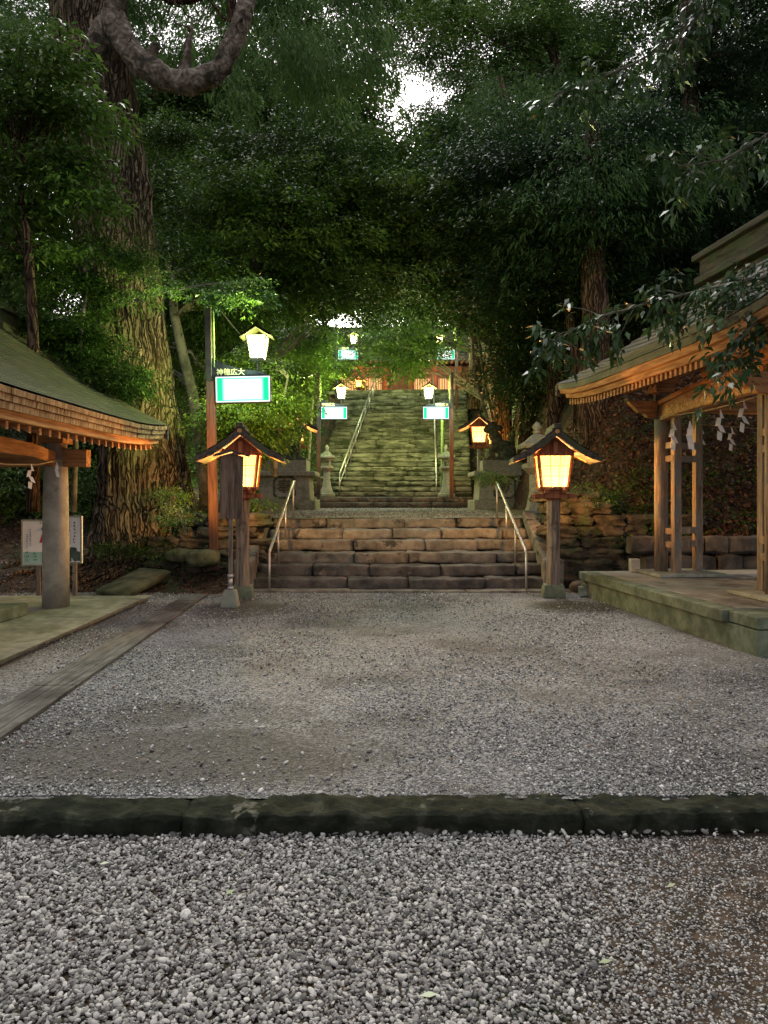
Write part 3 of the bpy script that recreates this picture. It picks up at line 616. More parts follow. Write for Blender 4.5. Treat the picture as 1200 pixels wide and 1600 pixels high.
for j in range(30):
    y = ym + .25 + j * .25
    if y > yp - .2: break
    t = (y - ym) / (yp - ym); e = .12 * abs(2 * t - 1) ** 4
    for s in (1, -1):
        MB().prism([(2.27, 2.27 + e), (2.27, 2.345 + e), (1.2, 2.93), (1.2, 2.84)], (0, y - .028, 0), (s, 0, 0), (0, 0, 1), (0, .056, 0)).build('rafter', w_cedar_x, L)
for yy in (yp, ym):
    for s in (1, -1):
        mb = MB(); mb.prism([(x, z) for x, z in [(2.45, 2.42 + .12), (2.45, 2.65 + .12), (1.9, 2.92), (1.3, 3.33), (.7, 3.78), (.05, 4.27), (.05, 4.0), (.7, 3.52), (1.3, 3.08), (1.9, 2.7)]], (0, yy - (.03 if yy > 0 else .05), 0), (s, 0, 0), (0, 0, 1), (0, .08, 0)); mb.build('bargeboard', w_dark, L)
mb = MB(); mb.box((0, 0, 4.36), (.34, 7.7, .22)); mb.box((0, 0, 4.50), (.44, 7.8, .07)); mb.box((0, 0, 4.20), (.5, 7.72, .12)); mb.build('ridge', roof_green, L, bevel=.015)
for (x, y) in ((1.52, 1.6), (1.52, -1.8), (-1.52, 1.6), (-1.52, -1.8)):
    mb = MB(); mb.lathe([(.178, .05), (.175, .8), (.165, 1.6), (.148, 2.32)], (x, y, 0), 28); mb.build('pillar', mat('stone_pillar', [(.3, (.24, .21, .17)), (.7, (.38, .34, .27))], ns=3, rough=.85, bump=.35, bs=25, stain=(.13, .115, .09), stain_scale=1.7, stain_pos=(.55, .68)), L, smooth=True)
    mb = MB(); mb.box((x, y, 2.40), (.34, .34, .16)); mb.box((x, y, 2.50), (.5, .5, .09)); mb.build('capital', w_cedar_x, L, bevel=.01)
for y in (1.6, -1.8):
    MB().box((0, y, 2.12), (3.95, .17, .24)).build('tie_beam', w_cedar_x, L, bevel=.012)
for s in (1, -1):
    mb = MB(); P_ = [(-1.72, 2.02), (-1.4, 2.07), (-.8, 2.10), (0, 2.11), (.8, 2.10), (1.15, 2.06), (1.44, 2.0), (1.44, 2.2), (.8, 2.27), (0, 2.30), (-.8, 2.28), (-1.72, 2.2)]
    mb.prism(P_, (s * 1.52 - .07, 0, 0), (0, 1, 0), (0, 0, 1), (.14, 0, 0)); mb.build('curved_beam', w_cedar_y, L, bevel=.01)
    MB().box((s * 1.52, -.1, 2.56), (.16, 6.3, .14)).build('purlin', w_cedar_y, L, bevel=.01)
    MB().box((s * .76, -.1, 3.1), (.12, 6.3, .14)).build('purlin', w_cedar_y, L, bevel=.01)
    # carved strut between beam and purlin
    mb = MB()
    for q in range(9):
        a = q / 8 * math.pi; mb.rockb((s * 1.52, -.7 + .32 * math.cos(a), 2.33 + .12 * math.sin(a) * (1 + .3 * math.sin(q * 3))), (.09, .12, .10), q, amp=.3)
    mb.build('carved_strut', w_cedar_y, L, smooth=True)
rp = MB(); rp.tube([(0, -1.75, 2.08), (0, -.9, 1.99), (0, 0, 1.97), (0, .8, 2.0), (0, 1.5, 2.10), (.06, 1.78, 2.16)], .010, 6)
o = rp.build('straw_rope', rope_m, loc=(-4.42, 9.0, 0)); tag(o, 'thin straw rope strung on the beam of the mossy-roofed shelter', 'rope')
shide('twisted white streamer hanging from the shelter rope next to the round pillar', (-4.40, 10.32, 2.06), .5, .20, 'paper streamers of the small shelter')
shide('white streamer hanging from the shelter rope at the photo edge, away from the pillar', (-4.40, 9.55, 2.0), 1.2, .30, 'paper streamers of the small shelter')

# ------------------------------------------------------------------ right pavilion
TH = R(6.23)
Rr = thing('open_pavilion', 'large open timber pavilion with a brown curved roof and carved orange beam', 'pavilion', (3.71, 7.62, .39), TH)
def rz(z): return z - .39
RC = 2.7   # ridge local x
profR = [(2.8, 3.40), (1.85, 3.92), (1.0, 4.52), (.4, 5.02), (.06, 5.36)]
profR = [(x, rz(z)) for x, z in profR]
def shifted(mb):  # move roof parts to the ridge line
    mb.v = [(v[0] + RC, v[1], v[2]) for v in mb.v]; return mb
y0r, y1r = -.45, 5.75
mb = MB(); roof_half(mb, profR, y0r, y1r, 1, ncourse=15, step=.030, sori=.12); roof_half(mb, profR, y0r, y1r, -1, ncourse=15, step=.030, sori=.12)
shifted(mb).build('roof', roof_brown, Rr)
mb = MB()
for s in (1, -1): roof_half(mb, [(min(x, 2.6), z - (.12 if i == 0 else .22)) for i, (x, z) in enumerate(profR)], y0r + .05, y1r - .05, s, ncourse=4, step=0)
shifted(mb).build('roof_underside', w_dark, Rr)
for s in (1, -1):
    mb = MB(); eave_band(mb, 2.79, y0r, y1r, rz(3.33), rz(3.425), .1, s); shifted(mb).build('eave_edge', roof_brown, Rr)
    mb = MB(); eave_band(mb, 2.74, y0r + .06, y1r - .06, rz(3.25), rz(3.327), .1, s, dx=.03); shifted(mb).build('fascia', w_cedar_y, Rr)
    mb = MB(); eave_band(mb, 2.66, y0r + .12, y1r - .12, rz(3.17), rz(3.247), .1, s, dx=.02); shifted(mb).build('fascia', w_cedar_y, Rr)
nr = 48
for j in range(nr):
    y = y0r + .2 + j * (y1r - y0r - .4) / (nr - 1); e = .12 * abs(2 * (y - y0r) / (y1r - y0r) - 1) ** 4
    for s in (-1, 1):
        mb = MB(); mb.prism([(2.62, rz(3.075) + e), (2.62, rz(3.162) + e), (1.5, rz(3.72)), (1.5, rz(3.63))], (0, y - .028, 0), (s, 0, 0), (0, 0, 1), (0, .056, 0)); shifted(mb).build('rafter', w_cedar_x, Rr)
for yy in (y1r, y0r):
    for s in (1, -1):
        mb = MB(); mb.prism([(2.8, rz(3.22) + .12), (2.8, rz(3.40) + .12), (1.85, rz(3.93)), (1.0, rz(4.53)), (.4, rz(5.03)), (0, rz(5.42)), (0, rz(5.15)), (.4, rz(4.76)), (1.0, rz(4.26)), (1.85, rz(3.68))], (0, yy - .05, 0), (s, 0, 0), (0, 0, 1), (0, .10, 0)); shifted(mb).build('bargeboard', w_dark, Rr)
mb = MB(); mb.box((RC, (y0r + y1r) / 2, rz(5.58)), (.42, y1r - y0r - .1, .34)); mb.box((RC, (y0r + y1r) / 2, rz(5.80)), (.62, y1r - y0r + .1, .10)); mb.box((RC, (y0r + y1r) / 2, rz(5.38)), (.6, y1r - y0r - .04, .12)); mb.build('ridge', w_dark, Rr, bevel=.015)
for x in (1.0, 4.4):
    for y in (4.1, 1.27):
        mb = MB(); mb.lathe([(.10, .06), (.102, 1.2), (.10, 2.0), (.098, 2.78)], (x, y, 0), 24); mb.build('round_post', w_post, Rr, smooth=True)
        sy = -1 if y > 2 else 1; sx = 1 if x < 2.7 else -1
        for (dx, dy) in ((.08, .32 * sy), (.60 * sx, .02)):
            MB().box((x + dx * sx if dx == .08 else x + dx, y + dy, 1.27), (.115, .115, 2.42)).build('side_post', w_post, Rr, bevel=.006)
        for z in (rz(2.37), rz(2.17), rz(1.07), rz(.87)):
            MB().box((x + .3 * sx, y + .035 * sy + .02, z), (.62, .05, .10)).build('brace_rail', w_post, Rr, bevel=.004)
            MB().box((x + .04 * sx, y + .18 * sy, z - .004), (.05, .34, .092)).build('brace_rail', w_post, Rr, bevel=.004)
        MB().box((x + .25 * sx, y + .1 * sy, .035), (1.05, .85, .05)).build('plinth', conc, Rr, bevel=.01)
        # carved nosing and bracket block
        mb = MB(); mb.prism([(0, -.16), (-.15, -.15), (-.2, -.09), (-.30, -.07), (-.36, .0), (-.43, .05), (-.45, .10), (0, .10)], (x - .09 * sx, y + .05, 2.56), (sx, 0, 0), (0, 0, 1), (0, -.12, 0)); mb.build('beam_nosing', w_cedar_x, Rr, bevel=.008)
        MB().box((x, y, 2.86), (.30, .30, .14)).box((x, y, 2.96), (.42, .42, .07)).build('capital', w_cedar_x, Rr, bevel=.01)
carved = mat('carved_beam_wood', [(.3, (.26, .12, .045)), (.55, (.50, .28, .12)), (.8, (.66, .42, .22))], sc=(1, 1, 1), ns=22, rough=.7, bump=1.0, bs=26, dist=1.5)
for x in (1.0, 4.4):
    mb = MB(); mb.prism([(1.36, 2.49), (2.0, 2.485), (2.7, 2.465), (3.4, 2.435), (4.0, 2.38), (4.0, 2.60), (3.4, 2.68), (2.7, 2.735), (2.0, 2.765), (1.36, 2.775)], (x - .075, 0, -.02), (0, 1, 0), (0, 0, 1), (.15, 0, 0)); mb.build('carved_beam', carved, Rr, bevel=.006)
    mb = MB(); mb.prism([(1.2, 2.757), (2.0, 2.746), (2.7, 2.717), (3.4, 2.662), (4.1, 2.58), (4.1, 2.645), (3.4, 2.73), (2.7, 2.785), (2.0, 2.815), (1.2, 2.825)], (x - .10, 0, 0), (0, 1, 0), (0, 0, 1), (.20, 0, 0)); mb.build('beam_moulding', w_cedar_y, Rr, bevel=.004)
    MB().box((x - .02, 2.7, 3.04), (.18, 5.6, .15)).build('purlin', w_cedar_y, Rr, bevel=.01)
for y in (4.1, 1.27):
    MB().box((2.7, y + .012, 2.62), (3.3, .14, .26)).build('tie_beam', w_cedar_x, Rr, bevel=.01)
mb = MB(); mb.rockb((.98, 2.6, 2.9), (.1, .5, .16), 3, amp=.3); mb.build('carved_strut', w_cedar_y, Rr, smooth=True)

pf = thing('stone_platform', 'raised concrete platform with a green mossy side under the large pavilion', 'platform', (3.71, 7.62, 0), TH)
MB().box((2.6, 2.36, .12), (5.2, 4.72, .28)).build('base', conc_moss, pf, bevel=.012)
MB().box((2.58, 2.66, .325), (5.28, 4.22, .13)).build('upper_slab', conc_moss, pf, bevel=.012)
MB().box((2.6, .26, .33), (5.2, .52, .12)).build('upper_slab', conc_moss, pf, bevel=.012)
MB().box((2.66, 2.62, .391), (5.0, 4.0, .008)).build('floor', conc_floor, pf)
MB().box((-.03, 4.62, .09), (.14, .16, .14)).build('corner_block', conc, pf, bevel=.01)
o = MB().box((0, 0, .105), (.14, .13, .2)).build('paper_box', mat('pale_wood_box', [(.3, (.45, .36, .26)), (.7, (.58, .48, .36))], bump=.05), loc=(3.96, 12.15, .40), bevel=.004); tag(o, 'small pale square box standing on the far corner of the raised platform', 'box')
# ropes and streamers
def Rp(x, y, z): return Matrix.Rotation(TH, 4, 'Z') @ Vector((x, y, z)) + Vector((3.71, 7.62, 0))
def rope(pts, label): tag(MB().tube([Rp(*p) for p in pts], .006, 6).build('straw_rope', rope_m, smooth=True), label, 'rope')
rope([(.86, 4.35, 2.83), (.9, 3.9, 2.80), (.9, 3.3, 2.77), (.88, 2.6, 2.74), (.9, 1.9, 2.76), (.9, 1.2, 2.80)], 'straw rope strung between the front posts of the large pavilion')
rope([(4.3, 4.1, 2.72), (2.8, 4.16, 2.65), (1.1, 4.0, 2.72)], 'thin straw rope strung across the far side of the large pavilion')
for (px, py, D, lab) in ((1051, 664, 11.2, 'white zigzag paper streamer hanging in front of the first square post'), (1077, 662, 10.8, 'white zigzag paper streamer hanging just past the square posts'), (1124, 645, 10.2, 'white zigzag paper streamer hanging in the middle of the opening'), (1160, 630, 9.75, 'white zigzag paper streamer hanging nearest the thin near post, end curled')):
    p = at(px, py, D); shide(lab, (p.x, p.y, p.z + .04), (.3, -.2, .45, .1)[(px // 20) % 4], .39)
for (px, py, D, lab) in ((1095, 668, 12.6, 'brownish paper streamer in shade behind the square posts'), (1142, 668, 12.4, 'brownish paper streamer in shade in the far opening of the pavilion')):
    p = at(px, py, D); shide(lab, p, .4, .36, 'paper streamers on the far rope')

# ------------------------------------------------------------------ wooden lanterns
def make_lantern(post_h, label, thin=False, roofm=None, W_=60):
    o = thing('wooden_lantern', label, 'lantern', (0, 0, 0), 0, 'lit wooden lanterns with gabled roofs')
    MB().lathe([(.175, 0), (.17, .12), (.145, .20)], n=4).build('footing', conc_moss, o, bevel=.01)
    if thin: mb = MB(); mb.tube([(0, 0, .2), (0, 0, post_h)], .07, 12); mb.build('post', granite, o, smooth=True)
    else:
        mb = MB(); mb.lathe([(.115, .2), (.105, .6), (.105, 1.2), (.11, post_h)], n=10); mb.build('post', w_old_z, o)
    z = post_h
    mb = MB(); mb.lathe([(.10, z), (.15, z + .06), (.19, z + .14), (.22, z + .17)], n=4); mb.build('neck', w_red, o)
    for a in (0, 1):
        for s in (-.14, .14):
            d = (.62, .06, .07) if a == 0 else (.06, .62, .07)
            MB().box((0 if a == 0 else s, s if a == 0 else 0, z + .07 + .075 * a), d).build('bracket', w_red, o, bevel=.006)
    zb, zt = z + .17, z + .72
    mb = MB(); mb.box((0, 0, zb + .02), (.47, .47, .045)); mb.build('floor_board', w_red, o, bevel=.005)
    fr = MB(); hb, ht = .205, .262
    for sx in (-1, 1):
        for sy in (-1, 1):
            fr.tube([(sx * hb, sy * hb, zb + .04), (sx * ht, sy * ht, zt)], .026, 4)
    for s in (-1, 1):
        fr.box((0, s * ht, zt), (2 * ht, .05, .05)); fr.box((s * ht, 0, zt - .001), (.05, 2 * ht - .06, .05))
    fr.build('frame', w_red, o)
    for k in range(4):
        M = Matrix.Rotation(k * math.pi / 2, 4, 'Z'); a, b = hb - .012, ht - .012; w0, w1 = hb - .03, ht - .03; zz0, zz1 = zb + .05, zt - .022
        vs = [M @ Vector(v) for v in ((-w0, -a, zz0), (w0, -a, zz0), (w1, -b, zz1), (-w1, -b, zz1))]
        p = MB().add(vs, [(0, 1, 2, 3)]).build('paper_panel', paper_m, o)
        lt = MB()
        for u in (1 / 3, 2 / 3):
            q = lambda s_, t_: M @ Vector(((w0 + (w1 - w0) * t_) * (2 * s_ - 1), -(a + (b - a) * t_) - .006, zz0 + (zz1 - zz0) * t_))
            lt.tube([q(u, 0), q(u, 1)], .005, 4); lt.tube([q(0, u), q(1, u)], .005, 4)
        lt.build('lattice', black, p)
    # gable roof, ridge along y, slightly concave
    prof = [(.64, zt - .04), (.42, zt + .08), (.2, zt + .235), (.03, zt + .38)]
    rm = roofm or w_dark
    mb = MB()
    for s in (1, -1): roof_half(mb, prof, -.44, .44, s, ncourse=4, step=.018, sori=.0, nseg=2)
    for s in (1, -1):
        mb.prism([(.665, zt - .12), (.65, zt - .045), (.42, zt + .075), (.2, zt + .23), (0, zt + .40), (0, zt + .30), (.2, zt + .13), (.42, zt - .015)], (0, -.45, 0), (s, 0, 0), (0, 0, 1), (0, .90, 0))
    rf = mb.build('roof', rm, o)
    mb = MB(); mb.box((0, 0, zt + .425), (.10, .98, .07)); mb.box((0, 0, zt + .37), (.16, .92, .05)); mb.build('ridge', rm, rf, bevel=.008)
    for s in (-1, 1):
        mb = MB(); mb.prism([(-.30, 0), (.30, 0), (0, .25)], (0, s * .262 - .015, zt + .024), (1, 0, 0), (0, 0, 1), (0, .03, 0)); g = mb.build('gable_board', w_red, o)
        MB().box((0, s * .30, zt + .10), (.07, .05, .17)).build('king_post', w_red, g)
        for q in (-1, 1):
            MB().prism([(.665, zt - .135), (.665, zt - .06), (.42, zt + .07), (.2, zt + .22), (0, zt + .385), (0, zt + .28), (.2, zt + .11), (.42, zt - .04)], (0, s * .46 - .012, 0), (q, 0, 0), (0, 0, 1), (0, .024, 0)).build('bargeboard', rm, rf)
        mb = MB(); mb.tube([(0, s * .455, zt + .335), (0, s * .49, zt + .335)], .035, 10); mb.build('boss', w_cedar_x, rf)
    for q in (-1, 1):
        for yy in (-.34, .34): MB().box((q * .42, yy, zt - .005), (.34, .04, .03), ry=q * R(28)).build('rafter', w_cedar_x, rf)
    plight(o, (0, 0, zb + .17), (1.0, .56, .20), W_, .05)
    return o
LW = 185
lr = make_lantern(1.53, 'lit wooden lantern on a thick weathered post beside the raised platform', W_=LW); lr.location = (2.69, 12.2, 0); lr.rotation_euler = (0, 0, R(-5))
ll = dup(lr, (-2.22, 12.05, 0), R(5), 'lit wooden lantern half hidden behind the blank notice board')
lt_ = make_lantern(1.98, 'lit wooden lantern beside the guardian statue nearest the raised platform', thin=True, W_=LW * 1.1); lt_.location = (3.1, 25.0, 1.15); lt_.rotation_euler = (0, 0, R(-8))
lt2 = dup(lt_, (-2.87, 25.3, 1.15), R(8), 'lit wooden lantern almost hidden behind the guardian statue near the bush')
lt3 = dup(lt_, (-1.45, 44.2, 6.3), 0, 'small distant lit lantern in front of the red hall', .72)

# notice board in front of the left lantern
nb = thing('notice_board', 'blank weathered wooden notice board on a thin pole with a tiny roof', 'notice board', at(360, 948, 11.1))
nb.location = (at(360, 948, 11.1).x, 11.1, 0)
MB().lathe([(.125, 0), (.08, .25)], n=4).build('footing', conc, nb, bevel=.012)
mb = MB(); mb.tube([(0, 0, .25), (0, 0, .45)], .032, 12); mb.tube([(0, 0, .42), (0, 0, .47)], .045, 12); mb.tube([(0, 0, .25), (0, 0, .29)], .045, 12); mb.build('sleeve', steel, nb, smooth=True)
MB().box((0, .02, .86), (.055, .045, .9)).build('post', w_old_z, nb)
MB().prism([(-.16, 1.27), (.15, 1.27), (.172, 2.17), (0, 2.215), (-.175, 2.17)], (.02, -.03, 0), (1, 0, 0), (0, 0, 1), (0, .035, 0)).build('board', wood('brown_board', (.07, .045, .032), (.22, .15, .11), 'z', bump=.6), nb, bevel=.004)
mb = MB()
for s in (-1, 1): mb.prism([(.24, 2.165), (.25, 2.195), (0, 2.27), (0, 2.235)], (.02, -.11, 0), (s, 0, 0), (0, 0, 1), (0, .2, 0))
mb.build('cap_roof', w_dark, nb)

# ------------------------------------------------------------------ street lamps with light box signs
def signface(name):
    m = bpy.data.materials.new(name); m.use_nodes = True; t = m.node_tree; t.nodes.clear(); N = t.nodes; L_ = t.links
    tc = N.new('ShaderNodeTexCoord'); sp = N.new('ShaderNodeSeparateXYZ'); L_.new(tc.outputs['Generated'], sp.inputs[0])
    def edge(sock, a, b):
        s = N.new('ShaderNodeMath'); s.operation = 'SUBTRACT'; L_.new(sock, s.inputs[0]); s.inputs[1].default_value = .5
        ab = N.new('ShaderNodeMath'); ab.operation = 'ABSOLUTE'; L_.new(s.outputs[0], ab.inputs[0])
        mr = N.new('ShaderNodeMapRange'); mr.inputs[1].default_value = a; mr.inputs[2].default_value = b; mr.interpolation_type = 'SMOOTHSTEP'; L_.new(ab.outputs[0], mr.inputs[0]); return mr.outputs[0]
    e1 = edge(sp.outputs['X'], .30, .44); e2 = edge(sp.outputs['Z'], .34, .53)
    mxx = N.new('ShaderNodeMath'); mxx.operation = 'MAXIMUM'; L_.new(e1, mxx.inputs[0]); L_.new(e2, mxx.inputs[1])
    c = ramp(t, mxx.outputs[0], [(0, (1.0, 1.0, 1.0)), (.2, (.85, 1.0, .97)), (.55, (.22, .82, .50)), (.9, (.01, .42, .20))])  # white centre and soft fade: overexposed glow put into the sign colour
    e = N.new('ShaderNodeEmission'); e.inputs[1].default_value = 1.25; L_.new(c, e.inputs[0]); o = N.new('ShaderNodeOutputMaterial'); L_.new(e.outputs[0], o.inputs[0]); return m
sign_m = signface('light_box_face'); sign_rim = emit('light_box_rim', (.9, 1, .98), 1.0)
def make_street(s, label, txt, bulb, col, W_, ph=4.6, pole_m=None):
    o = thing('street_lamp', label, 'street lamp', group='lantern lamps with glowing signs')
    MB().box((0, 0, 1.6), (.15, .12, 3.3)).build('pole', pole_m or w_brown, o, bevel=.008)
    MB().box((-.02 * s, 0, 3.9), (.11, .10, ph - 3.2)).build('upper_pole', rust, o, bevel=.006)
    MB().tube([(.075 * s, -.02, 3.5), (.075 * s, -.02, ph - .1)], .016, 6).build('conduit', mat('green_conduit', [(.3, (.12, .2, .05)), (.7, (.2, .3, .08))], bump=0), o)
    mb = MB(); mb.prism([(.04, 3.34), (.04, 3.66), (.3, 3.53), (.55, 3.46), (.95, 3.40), (1.0, 3.34)], (0, -.03, 0), (s, 0, 0), (0, 0, 1), (0, .06, 0)); pn = mb.build('name_board', black, o)
    x = .36 * s
    text('lettering', txt, .125, gold, pn, (x, -.036, 3.40), (R(90), 0, 0))
    mb = MB(); mb.box((.58 * s, 0, 3.095), (.96, .16, .47)); lb = mb.build('light_box', black, o, bevel=.006)
    MB().box((.58 * s, -.086, 3.095), (.90, .008, .41)).build('sign_face', sign_m, lb)
    MB().box((.58 * s, .086, 3.095), (.90, .008, .41)).build('sign_face', sign_m, lb)
    rm = MB()
    for zz in (-.212, .212): rm.box((.58 * s, -.088, 3.095 + zz), (.94, .01, .018))
    for xx in (-.462, .462): rm.box((.58 * s + xx, -.088, 3.095), (.018, .01, .42))
    rm.build('rim', sign_rim, lb)
    cx = .84 * s
    mb = MB(); mb.tube([(cx, 0, 3.40), (cx, 0, 3.58)], .022, 8); mb.box((cx, 0, 3.62), (.22, .22, .03)); mb.build('lamp_stem', rust, o)
    gl = MB().lathe([(.105, 3.64), (.14, 3.84), (.165, 4.02)], (cx, 0, 0), 4).build('lamp_globe', bulb, o)
    fr = MB()
    for sx in (-1, 1):
        for sy in (-1, 1): fr.tube([(cx + sx * .112, sy * .112, 3.63), (cx + sx * .175, sy * .175, 4.03)], .012, 4)
    fr.build('lamp_frame', rust, gl)
    mb = MB()
    for q in (-1, 1): mb.prism([(.28, 3.99), (.265, 4.04), (.12, 4.13), (0, 4.22), (0, 4.16), (.12, 4.08), (.2, 4.03)], (cx, -.2, 0), (q, 0, 0), (0, 0, 1), (0, .4, 0))
    for q in (-1, 1):
        for yy in (-.19, .19): mb.tube([(cx - q * .05, yy, 4.17), (cx + q * .06, yy, 4.29)], .009, 5)
    mb.build('lamp_roof', mat('dark_copper', [(.3, (.004, .004, .001)), (.7, (.011, .010, .003))], rough=.7, bump=.1, spec=.08), o)  # near-black tone offsets the strong lamp below; dimming put into the colour
    plight(o, (cx, 0, 3.74), col, W_, .09)
    plight(o, (.58 * s, -.35, 3.095), (.6, 1.0, .8), W_ * .12, .2, 'sign_light')
    return o
GREENL = (.90, 1.0, .36)
s1 = make_street(1, 'tall brown street lamp with glowing sign beside the great cedar, nearest of all', '神徳広大', bulb_green, GREENL, 290)
s1.location = (-2.98, 13.5, .36); s1.rotation_euler = (0, R(-1.2), 0)
s2 = make_street(1, 'street lamp with glowing sign on a dark pole at the foot of the long stairway', '神徳広大', bulb_green, GREENL, 520, pole_m=black); s2.location = (-2.42, 28.4, 1.57)
s3 = make_street(-1, 'street lamp on a red brown pole at the stairway foot beside the bare slender stems', '神徳広大', bulb_pink, (.94, 1.0, .40), 520); s3.location = (2.5, 28.4, 1.57)
s4 = dup(s2, (-2.3, 37.0, 5.3), 0, 'distant street lamp half hidden in leaves near the top of the stairs')
s5 = dup(s3, (3.5, 37.0, 5.3), 0, 'distant street lamp with green sign near the stair top beside the yellow lit stem')
cb = MB(); a, b = Vector((-2.98, 13.5, 5.0)), Vector((-2.42, 28.4, 6.2))
cb.tube([a.lerp(b, t) - Vector((0, 0, 1.3 * 4 * t * (1 - t) * .5)) for t in [i / 14 for i in range(15)]], .012, 5); tag(cb.build('power_cable', black), 'thin black cable sagging between the two lamp poles', 'cable')

# ------------------------------------------------------------------ stone lanterns
def stone_lantern(label, loc, h=1.9, m=None, group='stone lanterns'):
    o = thing('stone_lantern', label, 'stone lantern', loc, 0, group); k = h / 1.9; m = m or granite
    MB().lathe([(.30 * k, 0), (.30 * k, .10 * k), (.24 * k, .16 * k)], n=4).build('base', m, o, bevel=.01)
    MB().lathe([(.24 * k, .16 * k), (.17 * k, .35 * k), (.125 * k, .62 * k), (.12 * k, .95 * k), (.17 * k, 1.0 * k)], n=4).build('shaft', m, o, bevel=.01)
    MB().lathe([(.17 * k, 1.0 * k), (.24 * k, 1.07 * k), (.24 * k, 1.15 * k)], n=4).build('platform', m, o, bevel=.01)
    fb = MB()
    for sx in (-1, 1):
        for sy in (-1, 1): fb.box((sx * .12 * k, sy * .12 * k, 1.29 * k), (.07 * k, .07 * k, .28 * k))
    fb.box((0, 0, 1.41 * k), (.30 * k, .30 * k, .05 * k)); fb.build('fire_box', m, o)
    MB().lathe([(.30 * k, 1.43 * k), (.32 * k, 1.50 * k), (.2 * k, 1.58 * k), (.12 * k, 1.66 * k), (.07 * k, 1.70 * k)], n=4).build('cap', m, o, bevel=.012)
    MB().lathe([(.05 * k, 1.70 * k), (.085 * k, 1.74 * k), (.05 * k, 1.78 * k), (.095 * k, 1.83 * k), (.07 * k, 1.88 * k), (.01 * k, 1.94 * k)], n=12).build('finial', m, o, smooth=True)
    return o
stone_lantern('slender mossy stone lantern behind the dark lamp pole at the stairway foot', (at(510, 775, 29.4).x, 29.6, 1.57), 1.95)
stone_lantern('slender grey stone lantern at the stairway foot next to the red brown lamp pole', (at(698, 775, 29.4).x, 29.6, 1.57), 1.95)
bl = stone_lantern('large stone lantern with round platform rising behind the lit lantern beside the raised platform', (at(839, 700, 17).x, 17.0, .95), 2.25)

# ------------------------------------------------------------------ guardian statues on pedestals
def pedestal(label, loc, ch, cat='pedestal'):
    o = thing('stone_pedestal', label, cat, loc, 0, 'carved pedestals of the guardian statues')
    MB().box((0, .5, .17), (1.95, 1.9, .34)).build('base', granite, o, bevel=.02)
    MB().box((0, .5, .72), (1.62, 1.5, .76), taper=.93).build('body', granite, o, bevel=.02)
    MB().box((0, .5, 1.17), (1.95, 1.8, .15)).build('cornice', granite, o, bevel=.03)
    MB().box((0, .5, 1.42), (1.35, 1.25, .36)).build('plinth', granite, o, bevel=.02)
    y = -.252
    octp = lambda r, c: [(-r, -r + c), (-r + c, -r), (r - c, -r), (r, -r + c), (r, r - c), (r - c, r), (-r + c, r), (-r, r - c)]
    a, b = octp(.36, .12), octp(.29, .09); n = 8; mb = MB()
    vs = [(x, y, .74 + z) for x, z in a] + [(x, y, .74 + z) for x, z in b] + [(x, y + .06, .74 + z) for x, z in b] + [(x, y + .06, .74 + z) for x, z in a]
    fs = []
    for i in range(n):
        j = (i + 1) % n; fs += [(i, j, n + j, n + i), (n + i, n + j, 2 * n + j, 2 * n + i), (3 * n + i, 3 * n + j, j, i)]
    mb.add(vs, fs); mb.build('frame', granite_dk, o)
    text('lettering', ch, .46, granite_dk, o, (0, y + .004, .74), (R(90 - 3), 0, 0), ext=.02)
    return o
pedestal('carved granite pedestal with 奉 in an octagon frame beside the bush', (-3.12, 24.3, 1.13), '奉')
pedestal('carved granite pedestal with 献 in an octagon frame beside the thin lantern post', (3.78, 24.3, 1.13), '献')
def komainu(label, loc, s):
    mb = MB()
    def e(c, d, sd=0, amp=.06): mb.rockb((c[0] * s, c[1], c[2]), d, sd + c[2], p=2.1, amp=amp)
    e((-.30, 0, .22), (.50, .46, .44)); e((-.12, 0, .38), (.58, .42, .50)); e((.10, 0, .52), (.46, .42, .58))      # haunch, trunk, chest
    e((.17, 0, .74), (.40, .44, .36)); e((.24, -.05, .98), (.44, .44, .42), 3, .2); e((.42, -.10, .93), (.24, .30, .24))  # neck, maned head, muzzle
    for yy in (-.14, .14):
        e((.24, yy, .26), (.17, .16, .56)); e((.31, yy, .05), (.26, .17, .11)); e((-.16, yy * 1.35, .16), (.40, .18, .30)); e((.02, yy * 1.5, .05), (.28, .16, .10))
        e((.14, yy * 1.2, 1.13), (.12, .09, .16))
    for k_ in range(6): e((-.42 + .03 * math.sin(k_), 0, .34 + k_ * .11), (.22 - k_ * .02, .24 - .02 * k_, .18), k_, .25)
    for k_ in range(12):
        a = k_ * .55; e((.08 + .14 * math.sin(a), .20 * math.cos(a), .80 + .025 * k_), (.13, .13, .13), k_, .2)
    mb.box((0, 0, -.02), (1.05, .62, .10))
    o = mb.build('guardian_lion_dog', granite_dk, loc=loc); rm = o.modifiers.new('merge', 'REMESH'); rm.mode = 'VOXEL'; rm.voxel_size = .022; rm.use_smooth_shade = True
    tag(o, label, 'statue', 'stone guardian lion dogs'); return o
komainu('dark mossy seated guardian lion dog statue near the bright leafy bush', (-3.0, 24.75, 2.78), 1)
komainu('dark mossy seated guardian lion dog statue beside the lit far lantern', (3.72, 24.75, 2.78), -1)

